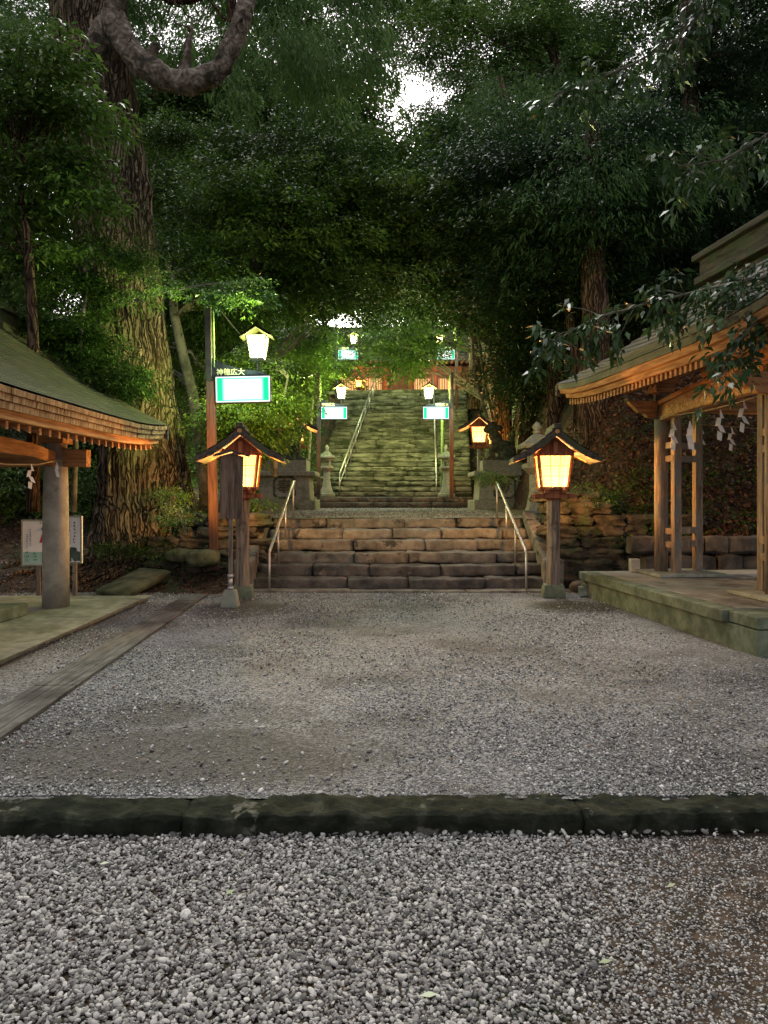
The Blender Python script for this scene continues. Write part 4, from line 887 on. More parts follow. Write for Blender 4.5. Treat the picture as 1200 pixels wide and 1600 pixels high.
# ------------------------------------------------------------------ warning notice panels by the round pillar
def panel(label, px0, px1, py0, py1, D, kind):
    a, b = at(px0, py1, D), at(px1, py0, D); w, h = b.x - a.x, b.z - a.z
    o = thing('information_sign', label, 'sign', ((a.x + b.x) / 2, D, 0), R(-6 if kind else 8), 'two panels behind the round pillar')
    z = a.z + h / 2
    MB().box((0, 0, z), (w, .03, h)).build('board', board_white, o, bevel=.004)
    MB().box((.12 if kind else .0, .04, a.z / 2 + .1), (.06, .05, a.z + .5)).build('post', w_old_z, o)
    fr = MB()
    for s in (-1, 1): fr.box((s * (w / 2 - .012), -.018, z), (.022, .014, h)); fr.box((0, -.018, z + s * (h / 2 - .012)), (w - .05, .014, .022))
    fr.build('frame', conc, o)
    rr = random.Random(px0); mk = MB()
    cols = 4 if not kind else 3
    def col(mb, x, z0, z1, cw):
        zz = z1
        while zz > z0:
            for _ in range(3):
                mb.box((x + rr.uniform(-.3, .3) * cw, -.0175, zz + rr.uniform(-.3, .3) * cw), (cw * rr.uniform(.25, .9), .004, cw * .16) if rr.random() < .6 else (cw * .16, .0045, cw * rr.uniform(.3, .9)))
            zz -= cw * 1.15
    if not kind:
        col(mk, -w * .22, z - .05, z + h * .28, .03); col(mk, -w * .32, z - .08, z + h * .18, .025)
        for q in range(4): col(mk, w * .12 + q * .045, z + h * .42, z + h * .43, .035)
        mk.build('marks', ink, o)
        MB().prism([(-.07, 0), (.07, 0), (.045, .13), (.02, .145), (-.03, .14)], (w * .22, -.0155, z + .0), (1, 0, 0), (0, 0, 1), (0, -.003, 0)).build('red_dress', red_paint, o)
        hd = MB(); hd.tube([(w * .25 + .045 * math.cos(t), -.018, z + .21 + .045 * math.sin(t)) for t in [i * .5 for i in range(-1, 8)]], .011, 5); hd.build('head_outline', ink, o)
        gp = MB()
        gp.box((-.0, -.0165, z - h * .33), (w * .86, .003, h * .26)); gp.build('green_field', mat('pale_green_print', [(.3, (.30, .48, .42)), (.7, (.42, .6, .52))], bump=0), o)
        m2 = MB()
        for x in (-.3, -.05, .2, .36): col(m2, w * x, z - h * .42, z - h * .22, .05)
        m2.v = [(v[0], v[1] - .004, v[2]) for v in m2.v]; m2.build('green_marks', green_paint, o)
    else:
        for x, c_ in ((.26, .045), (.10, .035), (-.12, .03), (-.3, .03)): col(mk, w * x, z - h * .1, z + h * .36, c_)
        mk.build('marks', ink, o)
        gp = MB(); [gp.rockb((x, -.016, z - h * .3 + y), (.14, .006, .16), i, amp=.3) for i, (x, y) in enumerate(((.12, .02), (.18, -.04), (.02, -.05), (-.1, 0)))]; gp.build('dark_picture', mat('dark_print', [(.3, (.03, .05, .035)), (.7, (.10, .13, .10))], bump=0), o)
panel('white sign with a red dress and green print beside the round pillar', 35, 82, 812, 884, 12.1, 0)
panel('brownish sign with columns of writing between the round pillar and the cedar', 78, 130, 806, 880, 12.3, 1)

# ------------------------------------------------------------------ distant red hall at the top of the stairs
H = thing('shrine_hall', 'red timber hall glowing at the top of the long stairway', 'building', (1.6, 47, 6.95))
MB().box((0, 1.5, 1.3), (12.5, 3, 2.6)).build('wall', vermilion, H)
for i in range(9):
    MB().box((-6 + i * 1.5, -.08, 1.3), (.24, .24, 2.6)).build('pillar', wood('hall_pillar', (.22, .06, .04), (.35, .12, .07)), H)
for i in range(8):
    x = -5.25 + i * 1.5
    if i in (1, 2, 4, 5):
        w = MB().box((x, -.03, 1.45), (1.0, .05, .75)).build('window', lit_pane, H)
        lt = MB(); [lt.box((x - .45 + q * .15, -.07, 1.45), (.045, .03, .8)) for q in range(7)]; lt.build('lattice', vermilion, w)
    lt = MB(); [lt.box((x - .5 + q * .12, -.05, .5), (.05, .04, .8)) for q in range(9)]; lt.build('lattice', vermilion, H)
MB().box((0, -.12, 2.1), (12.6, .2, .22)).box((0, -.12, 1.0), (12.6, .16, .12)).build('crossbeam', vermilion, H)
mb = MB()
for s in (1, -1): 
    prf = [(3.4, 2.5), (2.4, 3.1), (1.2, 4.1), (.1, 5.3)]; t2 = MB(); roof_half(t2, prf, -8, 8, s, ncourse=10, step=.03, sori=.5)
    mb.add([(v[1], v[0] + 1.5, v[2]) for v in t2.v], [f[::-1] for f in t2.f])
mb.build('roof', grey_roof, H)
rf = MB(); [rf.box((-7.8 + q * .3, -1.75, 2.55), (.1, .5, .12)) for q in range(53)]; rf.build('rafters', w_cedar_y, H)
plight(H, (-3.6, -1.5, 1.9), (1, .55, .3), 40, .2); plight(H, (1.5, -1.5, 1.9), (1, .55, .35), 40, .2)

# ------------------------------------------------------------------ trees
def leaf_cloud(centers, dirs, rad, per, size, wid=.36, droop=.25, flat=.16, fold=.12, tint_c=None, spread=.45, hang=0.0):
    """sprays of folded leaves; returns verts (N*4,3), tint"""
    n = len(centers); c = np.repeat(centers, per, 0); d = np.repeat(dirs, per, 0); r = np.repeat(rad, per)
    N = len(c); d = d / (np.linalg.norm(d, axis=1)[:, None] + 1e-9)
    up = np.array([0, 0, 1.0]); s = np.cross(d, up); s /= (np.linalg.norm(s, axis=1)[:, None] + 1e-9)
    a = rng.uniform(-.5, 1.0, N); b = rng.uniform(-1, 1, N) * (1 - np.abs(a) * .5)
    pos = c + d * (a * r)[:, None] + s * (b * r * .8)[:, None]
    pos[:, 2] += rng.normal(0, flat, N) * r - droop * r * (a * a + b * b) 
    ld = d * .8 + s * np.sign(b)[:, None] * rng.uniform(.2, 1.1, N)[:, None] + rng.normal(0, spread, (N, 3)); ld[:, 2] -= .35 + hang
    ld /= np.linalg.norm(ld, axis=1)[:, None]
    nr_ = rng.normal(0, .45, (N, 3)); nr_[:, 2] += 1
    sd = np.cross(ld, nr_); sd /= (np.linalg.norm(sd, axis=1)[:, None] + 1e-9); nn = np.cross(sd, ld)
    L_ = (size * rng.uniform(.65, 1.25, N))[:, None]; w = L_ * wid
    v = np.stack([pos, pos + ld * L_ * .45 + sd * w * .5 + nn * L_ * fold, pos + ld * L_ - np.array([0, 0, .12]) * L_, pos + ld * L_ * .45 - sd * w * .5 + nn * L_ * fold * .2], 1)
    tc = np.repeat(tint_c if tint_c is not None else rng.uniform(.2, .8, n), per)
    t = np.clip(tc + rng.normal(0, .16, N), 0, 1)
    return v.reshape(-1, 3), np.repeat(t, 4)
def crown_obj(name, parts, m, parent=None):
    v = np.concatenate([p[0] for p in parts]); t = np.concatenate([p[1] for p in parts])
    f = np.arange(len(v)).reshape(-1, 4); o = npmesh(name, v, f, m, t, smooth=False)
    if parent: o.parent = parent
    return o
def clumps(ell, ncl, spc, clr=.9, shell=.55):
    """ell: (cx,cy,cz,rx,ry,rz) -> spray centres, outward directions and one tint per clump"""
    C, D_, T = [], [], []
    e = np.array(ell, float)
    u = rng.normal(size=(ncl, 3)); u /= np.linalg.norm(u, axis=1)[:, None]
    rr_ = rng.uniform(shell, 1, ncl) ** .8
    cc = e[:3] + u * e[3:] * rr_[:, None]
    tt = rng.uniform(.15, .85, ncl)
    for i in range(ncl):
        q = cc[i] + rng.normal(0, clr * .55, (spc, 3)) * np.array([1, 1, .34])
        dd = (q - e[:3]) / e[3:]; dd[:, 2] *= .25; dd += rng.normal(0, .35, (spc, 3)) * np.array([1, 1, .3])
        C.append(q); D_.append(dd); T.append(np.full(spc, tt[i]) + rng.normal(0, .08, spc))
    return np.concatenate(C), np.concatenate(D_), np.concatenate(T), cc
lf_dark = leafmat('dark_evergreen_leaves', [(0, (.022, .047, .010)), (.5, (.056, .110, .022)), (.85, (.10, .18, .035)), (1, (.17, .26, .055))], rough=.5, spec=.10)
lf_deep = leafmat('deep_shade_leaves', [(0, (.010, .026, .011)), (.5, (.024, .056, .02)), (.9, (.045, .09, .03)), (1, (.09, .14, .045))], rough=.45, spec=.15)  # darker copy of the evergreen leaves; deeper shade put into the colour
lf_mid = leafmat('mid_green_leaves', [(0, (.035, .075, .012)), (.5, (.08, .16, .026)), (.9, (.15, .26, .045)), (1, (.23, .35, .06))], rough=.4, transl=.35)
lf_far = leafmat('far_woodland_leaves', [(0, (.03, .06, .018)), (.5, (.07, .13, .036)), (1, (.15, .24, .07))], rough=.6, transl=.4, spec=.08)
lf_bri = leafmat('bright_young_leaves', [(0, (.06, .12, .012)), (.5, (.13, .24, .026)), (1, (.26, .40, .06))], rough=.45, transl=.4)
lf_con = leafmat('conifer_fronds', [(0, (.045, .09, .03)), (.5, (.10, .18, .06)), (1, (.19, .29, .10))], rough=.7, transl=.28, spec=.05)
lf_dry = leafmat('dry_fallen_leaves', [(0, (.03, .015, .01)), (.4, (.10, .045, .025)), (.8, (.19, .09, .05)), (1, (.30, .17, .10))], rough=.5, transl=.1)

def branch_curve(a, b, sag=.0, n=6):
    a, b = Vector(a), Vector(b); return [a.lerp(b, i / n) + Vector((noise.noise(a * 3 + Vector((i, 0, 0))) * .12, 0, -sag * math.sin(math.pi * i / n) + noise.noise(b * 2 + Vector((0, i, 0))) * .1)) for i in range(n + 1)]
def tree(name, label, base, pts, rads, crowns, leafm, barkm, size=.13, per=60, ncl=30, spc=14, clr=1.1, group=None, limbs=True, **kw):
    """pts: trunk points relative to base; crowns: ellipsoids relative to base"""
    o = thing(name, label, 'tree', base, 0, group)
    mb = MB(); mb.tube(pts, rads, 12)
    parts = []
    for e in crowns:
        C, D_, T, cc = clumps(e[:6], int(ncl * (e[6] if len(e) > 6 else 1)), spc, clr)
        parts.append(leaf_cloud(C, D_, rng.uniform(.4, .75, len(C)) * kw.get('srad', 1), per, size, tint_c=T, droop=kw.get('droop', .25), hang=kw.get('hang', 0), wid=kw.get('wid', .36)))
        if limbs:
            for q in cc[::2]:
                k_ = min(range(len(pts)), key=lambda i: abs(pts[i][2] - (q[2] - .5 * abs(q[0] - pts[i][0])))); s0 = Vector(pts[k_])
                if (Vector(q) - s0).length < .5: continue
                r0 = rads[k_] * .35; br = branch_curve(s0, q, -.2); mb.tube(br, [max(.012, r0 * (1 - i / 6.5)) for i in range(7)], 6)
    mb.build('trunk', barkm, o, smooth=True)
    if parts: crown_obj('crown', parts, leafm, o)
    return o

# --- great cedar: two fused fluted stems, heavy crooked limb, roots
SCD = .0125
def cz(y): return CH + (HY - y) * SCD
def cx(p): return (p - 600) * SCD
BC = Vector((-4.9, 15.0, .2))
cd = thing('giant_cedar', 'huge ancient cedar with fluted fused trunk and a crooked pale limb', 'tree', BC)
def fluted(mb, ctrl, seed, nseg=150, nz=200, amp=.07, yoff=0):
    zs = [c[1] for c in ctrl]; vs = []
    for k_ in range(nz + 1):
        z = zs[0] + (zs[-1] - zs[0]) * (k_ / nz) ** 1.15
        i = max(j for j in range(len(zs)) if zs[j] <= z + 1e-6); i = min(i, len(zs) - 2); t = (z - zs[i]) / (zs[i + 1] - zs[i]); t = t * t * (3 - 2 * t)
        x = ctrl[i][0] * (1 - t) + ctrl[i + 1][0] * t; r = ctrl[i][2] * (1 - t) + ctrl[i + 1][2] * t
        flare = max(0, 1 - (z - zs[0]) / 1.6) ** 2
        for j in range(nseg):
            a = 2 * math.pi * j / nseg; ca, sa = math.cos(a), math.sin(a)
            f = noise.noise(Vector((ca * 1.6 + seed, sa * 1.6, z * .12))) * .16 + noise.noise(Vector((ca * 4 + seed, sa * 4, z * .22))) * .085
            rd = 1 - abs(noise.noise(Vector((ca * 11 + seed, sa * 11, z * .5 + noise.noise(Vector((z * .8, a, 0))) * .4)))) * 2
            rd2 = 1 - abs(noise.noise(Vector((ca * 24 + seed, sa * 24, z * .9)))) * 2
            rr_ = r * (1 + f + flare * (.22 + .25 * max(0, math.sin(a * 5 + seed)))) + rd * .06 + rd2 * .03
            vs.append((x - BC.x + rr_ * ca, yoff + rr_ * sa * 1.05, z - BC.z))
    fs = [(k_ * nseg + j, k_ * nseg + (j + 1) % nseg, (k_ + 1) * nseg + (j + 1) % nseg, (k_ + 1) * nseg + j) for k_ in range(nz) for j in range(nseg)]
    mb.add(vs, fs)
mb = MB()
A = [(cx(204), cz(888), .66), (cx(203), cz(800), .60), (cx(202), cz(700), .56), (cx(196), cz(600), .55), (cx(182), cz(480), .57), (cx(168), cz(300), .60), (cx(155), cz(150), .62), (cx(141), cz(0), .62), (cx(128), cz(-200), .52), (cx(118), cz(-500), .4)]
B = [(cx(256), cz(872), .52), (cx(253), cz(800), .50), (cx(238), cz(700), .50), (cx(220), cz(600), .50), (cx(206), cz(480), .48), (cx(190), cz(300), .42), (cx(172), cz(150), .35), (cx(158), cz(60), .25)]
fluted(mb, A, 1.3); fluted(mb, B, 5.7, nseg=130, nz=150, yoff=.35)
mb.build('trunk', bark_cedar, cd, smooth=True)
def rel(px, py, dy=0): return (cx(px) - BC.x, dy, cz(py) - BC.z)
def limb(pts, rads, name, m, sub=4, seed=0):
    P_ = [Vector(rel(p[0], p[1], p[2] if len(p) > 2 else 0)) for p in pts]; out = []; rr_ = []
    for i in range(len(P_) - 1):
        p0, p1, p2, p3 = P_[max(i - 1, 0)], P_[i], P_[i + 1], P_[min(i + 2, len(P_) - 1)]
        for k_ in range(sub):
            t = k_ / sub; out.append(.5 * ((2 * p1) + (-p0 + p2) * t + (2 * p0 - 5 * p1 + 4 * p2 - p3) * t * t + (-p0 + 3 * p1 - 3 * p2 + p3) * t ** 3)); rr_.append(rads[i] * (1 - t) + rads[i + 1] * t)
    out.append(P_[-1]); rr_.append(rads[-1]); b_ = MB(); b_.tube(out, rr_, 22)
    b_.v = [tuple(Vector(v) + Vector((noise.noise(Vector(v) * 4), noise.noise(Vector(v) * 4 + Vector((5, 0, 0))), noise.noise(Vector(v) * 4 + Vector((0, 5, 0))))) * .055) for v in b_.v]
    b_.v = [tuple(Vector(v) + noise.noise_vector(Vector(v) * 8) * .045) for v in b_.v]
    return b_.build(name, m, cd, smooth=True)
limb([(150, 160, -.2), (170, 115, -.5), (196, 72, -.75), (214, 100, -.9), (240, 138, -1.0), (278, 166, -1.05), (320, 174, -1.05), (355, 155, -1.0), (378, 112, -.95), (396, 60, -.9), (408, 0, -.8), (415, -90, -.7)], [.42, .33, .25, .235, .225, .22, .21, .195, .18, .16, .14, .10], 'limb', bark_limb)
limb([(192, 85, -.7), (198, 50, -.7), (210, 10, -.7), (214, -60, -.6)], [.22, .17, .13, .1], 'branch', bark_limb)
limb([(212, -10, -.7), (236, 22, -.9), (268, 42, -1.0), (305, 52, -1.0), (338, 45, -1.0), (352, 10, -1.0), (358, -50, -1)], [.08, .075, .07, .065, .06, .055, .04], 'branch', bark_brown)
limb([(388, 85, -.92), (375, 50, -.9), (385, 0, -.9), (392, -60, -.9)], [.10, .08, .07, .05], 'branch', bark_brown)
limb([(305, 165, -1.0), (312, 140, -1.0), (318, 105, -1.0), (322, 80, -1.0)], [.13, .09, .05, .02], 'branch', bark_limb)
limb([(255, 140, -1.0), (268, 118, -1.0), (275, 122, -1.0)], [.11, .08, .03], 'branch', bark_limb)
rt = random.Random(9)
for i_, (px_0, py_0) in enumerate(((240, 135), (262, 158), (300, 172), (345, 162), (370, 125), (392, 72), (402, 30), (230, 20), (290, 50), (330, 46), (285, 150), (410, 10), (385, 90), (318, 100))):
    a_ = rt.uniform(-1, 1); ln = rt.uniform(25, 60); dn = rt.choice((-1, 1, 1)) * .8
    limb([(px_0, py_0, -1.0), (px_0 + a_ * ln * .4, py_0 + dn * ln * .35, -1.1), (px_0 + a_ * ln * .8 + rt.uniform(-9, 9), py_0 + dn * ln * .5, -1.15), (px_0 + a_ * ln * 1.1, py_0 + dn * ln * .9, -1.2)], [.028, .018, .012, .005], 'twig', bark_brown)
rr_ = random.Random(4)
for i in range(34):
    a = rr_.uniform(-.35 * math.pi, -.95 * math.pi) if i % 4 else rr_.uniform(-.1, .1); L_ = rr_.uniform(1.0, 2.2); p = []; x, y = rr_.uniform(-.7, .9), -.5
    for k_ in range(9):
        wx, wy = BC.x + x, BC.y + y; p.append((x, y, hgt(wx, wy) - BC.z + .05 - .003 * k_ + rr_.uniform(-.02, .03))); a += rr_.uniform(-.35, .35); x += math.cos(a) * L_ / 8; y += math.sin(a) * L_ / 8
        if wy < 11.9: break
    if len(p) > 3: MB().tube(p, [max(.02, .09 * (1 - k_ / 9.5)) for k_ in range(len(p))], 8).build('root', bark_brown, cd, smooth=True)
# cedar's own fronds high up, drooping
parts = []
for e, n_, tc in (((2.6, 1.8, 12.6, 3.0, 2.0, 2.4), 17, .6), ((-2.2, 2, 12.6, 2.6, 2, 2.4), 16, .6), ((.3, 4, 13.5, 3.4, 2, 2.4), 12, .5), ((3.6, 3, 11.6, 1.2, 1.5, 1.6), 8, .8)):
    C, D_, T, _ = clumps(e, n_, 14, .8); parts.append(leaf_cloud(C, D_, rng.uniform(.3, .55, len(C)), 55, .17, wid=.17, droop=.7, hang=.8, tint_c=T * .6 + tc * .4, flat=.3, spread=.25))
crown_obj('crown', parts, lf_con, cd)

# --- woodland behind everything: reads as one mass
wl = []
def wood_ell(px, py, D, rpx, rpy, rd, dens, size=.26, lm=None, bias=.5):
    p = at(px, py, D); s = D / F; C, D_, T, _ = clumps((p.x, p.y, p.z, rpx * s, rd, rpy * s), int(dens * 60), 14, 2.2, .2)
    return leaf_cloud(C, D_, rng.uniform(.7, 1.3, len(C)), 55, size, tint_c=T * .5 + bias * .5, droop=.3)
for a_ in ((640, -10, 54, 170, 50, 3, .7), (1010, 0, 46, 90, 45, 3, .3), (370, 560, 43, 150, 110, 3, 1.8), (340, 220, 45, 170, 110, 4, 2.6), (480, 320, 44, 130, 110, 4, 2.2), (150, 330, 44, 260, 260, 5, 2.0), (60, 60, 46, 200, 120, 5, .9), (-60, 300, 38, 220, 300, 5, 1.8), (420, 330, 46, 170, 200, 4, 2.2), (400, 60, 50, 120, 170, 4, .8), (620, 390, 52, 220, 140, 4, 2.2), (860, 380, 48, 170, 150, 4, 2.2), (850, 60, 52, 90, 120, 4, .6), (1080, 400, 44, 190, 210, 4, 2.0), (1120, 190, 46, 130, 120, 4, .8), (1220, 120, 40, 160, 300, 4, 1.2), (760, 60, 56, 70, 120, 3, .35), (520, 190, 50, 50, 110, 3, .6), (640, 110, 54, 120, 130, 4, .26), (900, 120, 46, 60, 90, 3, .5), (690, 300, 50, 160, 60, 4, .9)):
    wl.append(wood_ell(*a_))
o = crown_obj('woodland', wl, lf_far); tag(o, 'dense dark evergreen woodland filling the hillside behind the stairway', 'woodland', kind='stuff')

# --- separate trees
def T_(px, py, D):
    p = at(px, py, D); return p
def mk_tree(name, label, D, trunk_px, rads, crown_px, leafm, barkm, ground=None, **kw):
    """trunk_px: [(px,py)] from foot upward at distance D; crown_px: [(px,py,dD,rpx,rpy,rD,weight)]"""
    b = at(trunk_px[0][0], trunk_px[0][1], D); s = D / F
    pts = [tuple(at(p[0], p[1], D) - b + Vector((0, (p[2] if len(p) > 2 else 0), 0))) for p in trunk_px]
    cr = []
    for c in crown_px:
        q = at(c[0], c[1], D + c[2]) - b; s2 = (D + c[2]) / F; cr.append((q.x, q.y, q.z, c[3] * s2, c[5], c[4] * s2, c[6] if len(c) > 6 else 1))
    return tree(name, label, b, pts, rads, cr, leafm, barkm, **kw)
G = 'broadleaf evergreens over the stairway'
mk_tree('evergreen_tree', 'broad dark evergreen whose boughs hang over the lower stairway centre', 24, [(880, 760), (872, 600), (860, 420), (820, 260), (780, 120)], [.28, .25, .22, .16, .08], [(700, 380, 0, 230, 90, 3.5, 2.1), (760, 280, 2, 190, 80, 3, 1.4), (820, 470, -1, 100, 60, 2, .7), (600, 300, 1, 130, 70, 3, .9)], lf_dark, bark_brown, group=G, size=.17, per=52, ncl=34)
mk_tree('evergreen_tree', 'dark evergreen with layered boughs between the great cedar and the stairway', 22, [(385, 720), (392, 600), (400, 460), (410, 320), (430, 220)], [.16, .14, .12, .09, .05], [(400, 380, 0, 170, 110, 3, 2.2), (300, 300, 2, 110, 90, 2, 1.0), (490, 420, 0, 110, 65, 2.5, 1.1), (480, 260, 2, 120, 70, 3, 1.0)], lf_dark, bark_grey, group=G, size=.14, per=60, ncl=30)
mk_tree('evergreen_tree', 'tall dark evergreen crown against the bright sky gap', 34, [(905, 640), (900, 480), (890, 300), (870, 120), (850, -60)], [.4, .35, .3, .22, .12], [(690, 90, 0, 120, 120, 3, .42), (810, 130, 0, 80, 140, 3, .7), (900, 300, 0, 130, 110, 3, 1.6), (760, 240, 0, 110, 40, 3, .5)], lf_dark, bark_brown, group=G, size=.2, per=55, ncl=34, clr=1.4, srad=1.4)
mk_tree('evergreen_tree', 'leafy tree hanging over the top of the stairway in front of the red hall', 33, [(775, 640), (765, 560), (740, 500), (700, 450), (660, 420)], [.12, .11, .1, .08, .05], [(632, 548, 0, 42, 36, 1.4, 1.0), (620, 500, 1, 36, 26, 1.4, .6), (600, 440, 8, 120, 40, 2, 1.8), (700, 470, 8, 80, 34, 2, 1.2)], lf_mid, bark_grey, group=G, size=.15, per=34, ncl=22)
# lit bush-like tree below the first sign
mk_tree('leafy_bush', 'bright green leafy bush glowing under the nearest sign', 15.2, [(430, 745), (432, 700), (440, 640), (450, 590)], [.05, .045, .035, .02], [(392, 650, 0, 48, 38, .9, .9), (440, 590, 1.2, 48, 50, 1.0, .7), (395, 600, 2.2, 50, 50, 1, .6), (385, 690, 0, 30, 26, .6, .4)], lf_bri, bark_grey, size=.085, per=40, ncl=26, clr=.5, srad=.6)
mk_tree('leafy_tree', 'leafy green tree with thin stems behind the dark lamp pole', 31, [(480, 760), (485, 680), (490, 600), (500, 520)], [.07, .06, .05, .03], [(480, 560, 0, 40, 60, 1.6, 1.0), (440, 540, 0, 60, 60, 1.6, 1.0)], lf_mid, bark_grey, size=.11, per=45, ncl=26, clr=.8, srad=.8)
# slender stems right of stairs
for i, (tp, lab) in enumerate((([(762, 655), (742, 590), (738, 530), (716, 470), (700, 440)], 'crooked dark slender stem leaning toward the stairway'), ([(770, 655), (756, 590), (748, 530), (742, 470), (736, 420)], 'pale straight slender stem beside the stairway'), ([(752, 640), (760, 580), (772, 520), (768, 470)], 'yellow lit slender stem forking beside the stairway'))):
    mk_tree('slender_tree', lab, 23 + i, tp, [.05, .045, .04, .03, .02][:len(tp)], [(745, 440, 0, 50, 30, 1.2, .4)], lf_mid, bark_grey, group='slender stems beside the stairway', size=.1, per=30, ncl=16, clr=.6, srad=.7)
# brown cedars on the right
for (x0, x1, yb, D, r, lab) in ((780, 768, 700, 27, .42, 'thick brown cedar trunk lit warmly behind the far lantern'), (826, 818, 720, 24, .30, 'brown cedar trunk rising behind the stone lantern'), (870, 862, 730, 21, .22, 'greenish brown cedar trunk between the stone lantern and the pavilion roof'), (930, 925, 780, 17.5, .36, 'thick dark cedar trunk just outside the pavilion roof corner'), (742, 735, 640, 36, .3, 'yellow lit cedar trunk beside the top of the stairs')):
    b = at((x0), yb, D); o = thing('cedar_tree', lab, 'tree', b, 0, 'straight cedars beside the stairway'); mb = MB()
    t = at(x1, 190, D) - b; mb.tube([tuple(t * u + Vector((noise.noise(Vector((u * 3, x0, 0))) * .15, 0, 0))) for u in [i / 14 for i in range(15)]], [r * (1.25 if u == 0 else 1 - .72 * (u / 14) ** 2) for u in range(15)], 18)
    mb.v = [tuple(Vector(v) + Vector((noise.noise(Vector((v[0] * 9, v[1] * 9, v[2] * .6))), noise.noise(Vector((v[0] * 9, v[1] * 9 + 5, v[2] * .6))), 0)) * .09) for v in mb.v]
    mb.build('trunk', bark_brown, o, smooth=True)
    C, D_, T, _ = clumps((t.x, 0, t.z * .9, 2.4, 2, t.z * .25), 14, 12, 1.2); o2 = crown_obj('crown', [leaf_cloud(C, D_, rng.uniform(.4, .7, len(C)), 50, .17, wid=.14, droop=.8, hang=.8, tint_c=T * .5)], lf_con, o)
# tall dark trunk upper right
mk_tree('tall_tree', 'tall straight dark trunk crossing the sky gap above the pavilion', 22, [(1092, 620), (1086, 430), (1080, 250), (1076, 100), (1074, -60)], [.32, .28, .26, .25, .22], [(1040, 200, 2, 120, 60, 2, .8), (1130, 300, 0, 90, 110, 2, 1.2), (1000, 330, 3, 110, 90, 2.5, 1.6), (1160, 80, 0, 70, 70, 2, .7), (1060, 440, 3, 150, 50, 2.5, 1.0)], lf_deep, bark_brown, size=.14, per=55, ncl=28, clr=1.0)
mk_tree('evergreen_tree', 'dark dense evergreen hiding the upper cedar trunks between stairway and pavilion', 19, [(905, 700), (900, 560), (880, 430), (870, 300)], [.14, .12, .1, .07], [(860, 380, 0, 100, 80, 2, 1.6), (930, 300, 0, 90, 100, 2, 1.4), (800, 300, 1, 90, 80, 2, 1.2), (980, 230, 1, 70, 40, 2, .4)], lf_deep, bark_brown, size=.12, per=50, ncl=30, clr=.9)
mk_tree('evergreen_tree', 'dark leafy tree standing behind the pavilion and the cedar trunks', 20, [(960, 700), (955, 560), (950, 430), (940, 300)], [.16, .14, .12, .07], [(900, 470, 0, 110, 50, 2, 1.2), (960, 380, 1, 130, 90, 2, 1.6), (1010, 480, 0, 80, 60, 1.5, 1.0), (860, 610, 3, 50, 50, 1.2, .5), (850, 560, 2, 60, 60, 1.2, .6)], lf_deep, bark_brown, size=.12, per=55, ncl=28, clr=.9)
# left trees
mk_tree('young_tree', 'young broadleaf tree with bright leaves in front of the great cedar at the photo edge', 11.8, [(52, 800), (52, 530), (45, 400), (38, 330), (25, 270)], [.10, .085, .07, .055, .03], [(50, 105, 0, 80, 20, .7, .7), (10, 170, 0, 90, 20, .7, .8), (110, 185, .2, 55, 14, .5, .45), (50, 250, 0, 80, 16, .7, .7), (0, 320, .3, 80, 20, .7, .7), (110, 310, .3, 50, 12, .5, .3), (30, 400, .3, 70, 20, .6, .4)], lf_mid, bark_brown, size=.125, per=13, ncl=22, clr=.42, srad=.5)
mk_tree('young_tree', 'dark leafy sapling whose boughs cross the cedar trunk above the shelter roof', 12.9, [(115, 800), (118, 700), (122, 600), (128, 500), (140, 420)], [.05, .045, .04, .035, .02], [(130, 595, 0, 75, 30, .6, .8), (90, 530, 0, 60, 34, .6, .8), (110, 460, 0, 60, 26, .5, .4), (130, 400, -.2, 80, 20, .5, .3), (190, 600, 0, 40, 18, .4, .25)], lf_dark, bark_grey, size=.08, per=40, ncl=26, clr=.4, srad=.5)
mk_tree('curved_tree', 'slender tree with a curved mossy trunk between the great cedar and the lamp pole', 17, [(322, 790), (318, 740), (308, 660), (300, 610), (285, 550), (272, 490), (268, 430)], [.15, .13, .12, .12, .11, .10, .08], [(270, 420, 1, 70, 60, 1.2, .9), (330, 480, 1.5, 70, 50, 1.2, .8), (300, 560, 3, 60, 70, 1.5, .7)], lf_dark, bark_grey, size=.1, per=50, ncl=24, clr=.7, srad=.7)
mk_tree('leafy_bough', 'bright lit leafy bough of young leaves beside the top of the nearest lamp pole', 13.2, [(210, 470), (260, 455), (320, 445), (370, 440)], [.03, .025, .02, .012], [(380, 458, 0, 36, 16, .3, .5), (300, 455, 0, 60, 18, .4, .3), (225, 450, 0, 50, 20, .4, .3)], lf_mid, bark_grey, size=.075, per=18, ncl=16, clr=.25, srad=.35)
mk_tree('dark_thicket', 'dark leafy thicket behind the notice panels and the round pillar', 17, [(40, 850), (45, 780), (50, 700)], [.06, .05, .04], [(60, 770, 0, 140, 60, 1.2, 1.8), (20, 680, 1, 150, 70, 1.2, 1.8), (120, 690, 2, 60, 90, 1, .8)], lf_dark, bark_grey, size=.11, per=50, ncl=26, clr=.7, srad=.8)
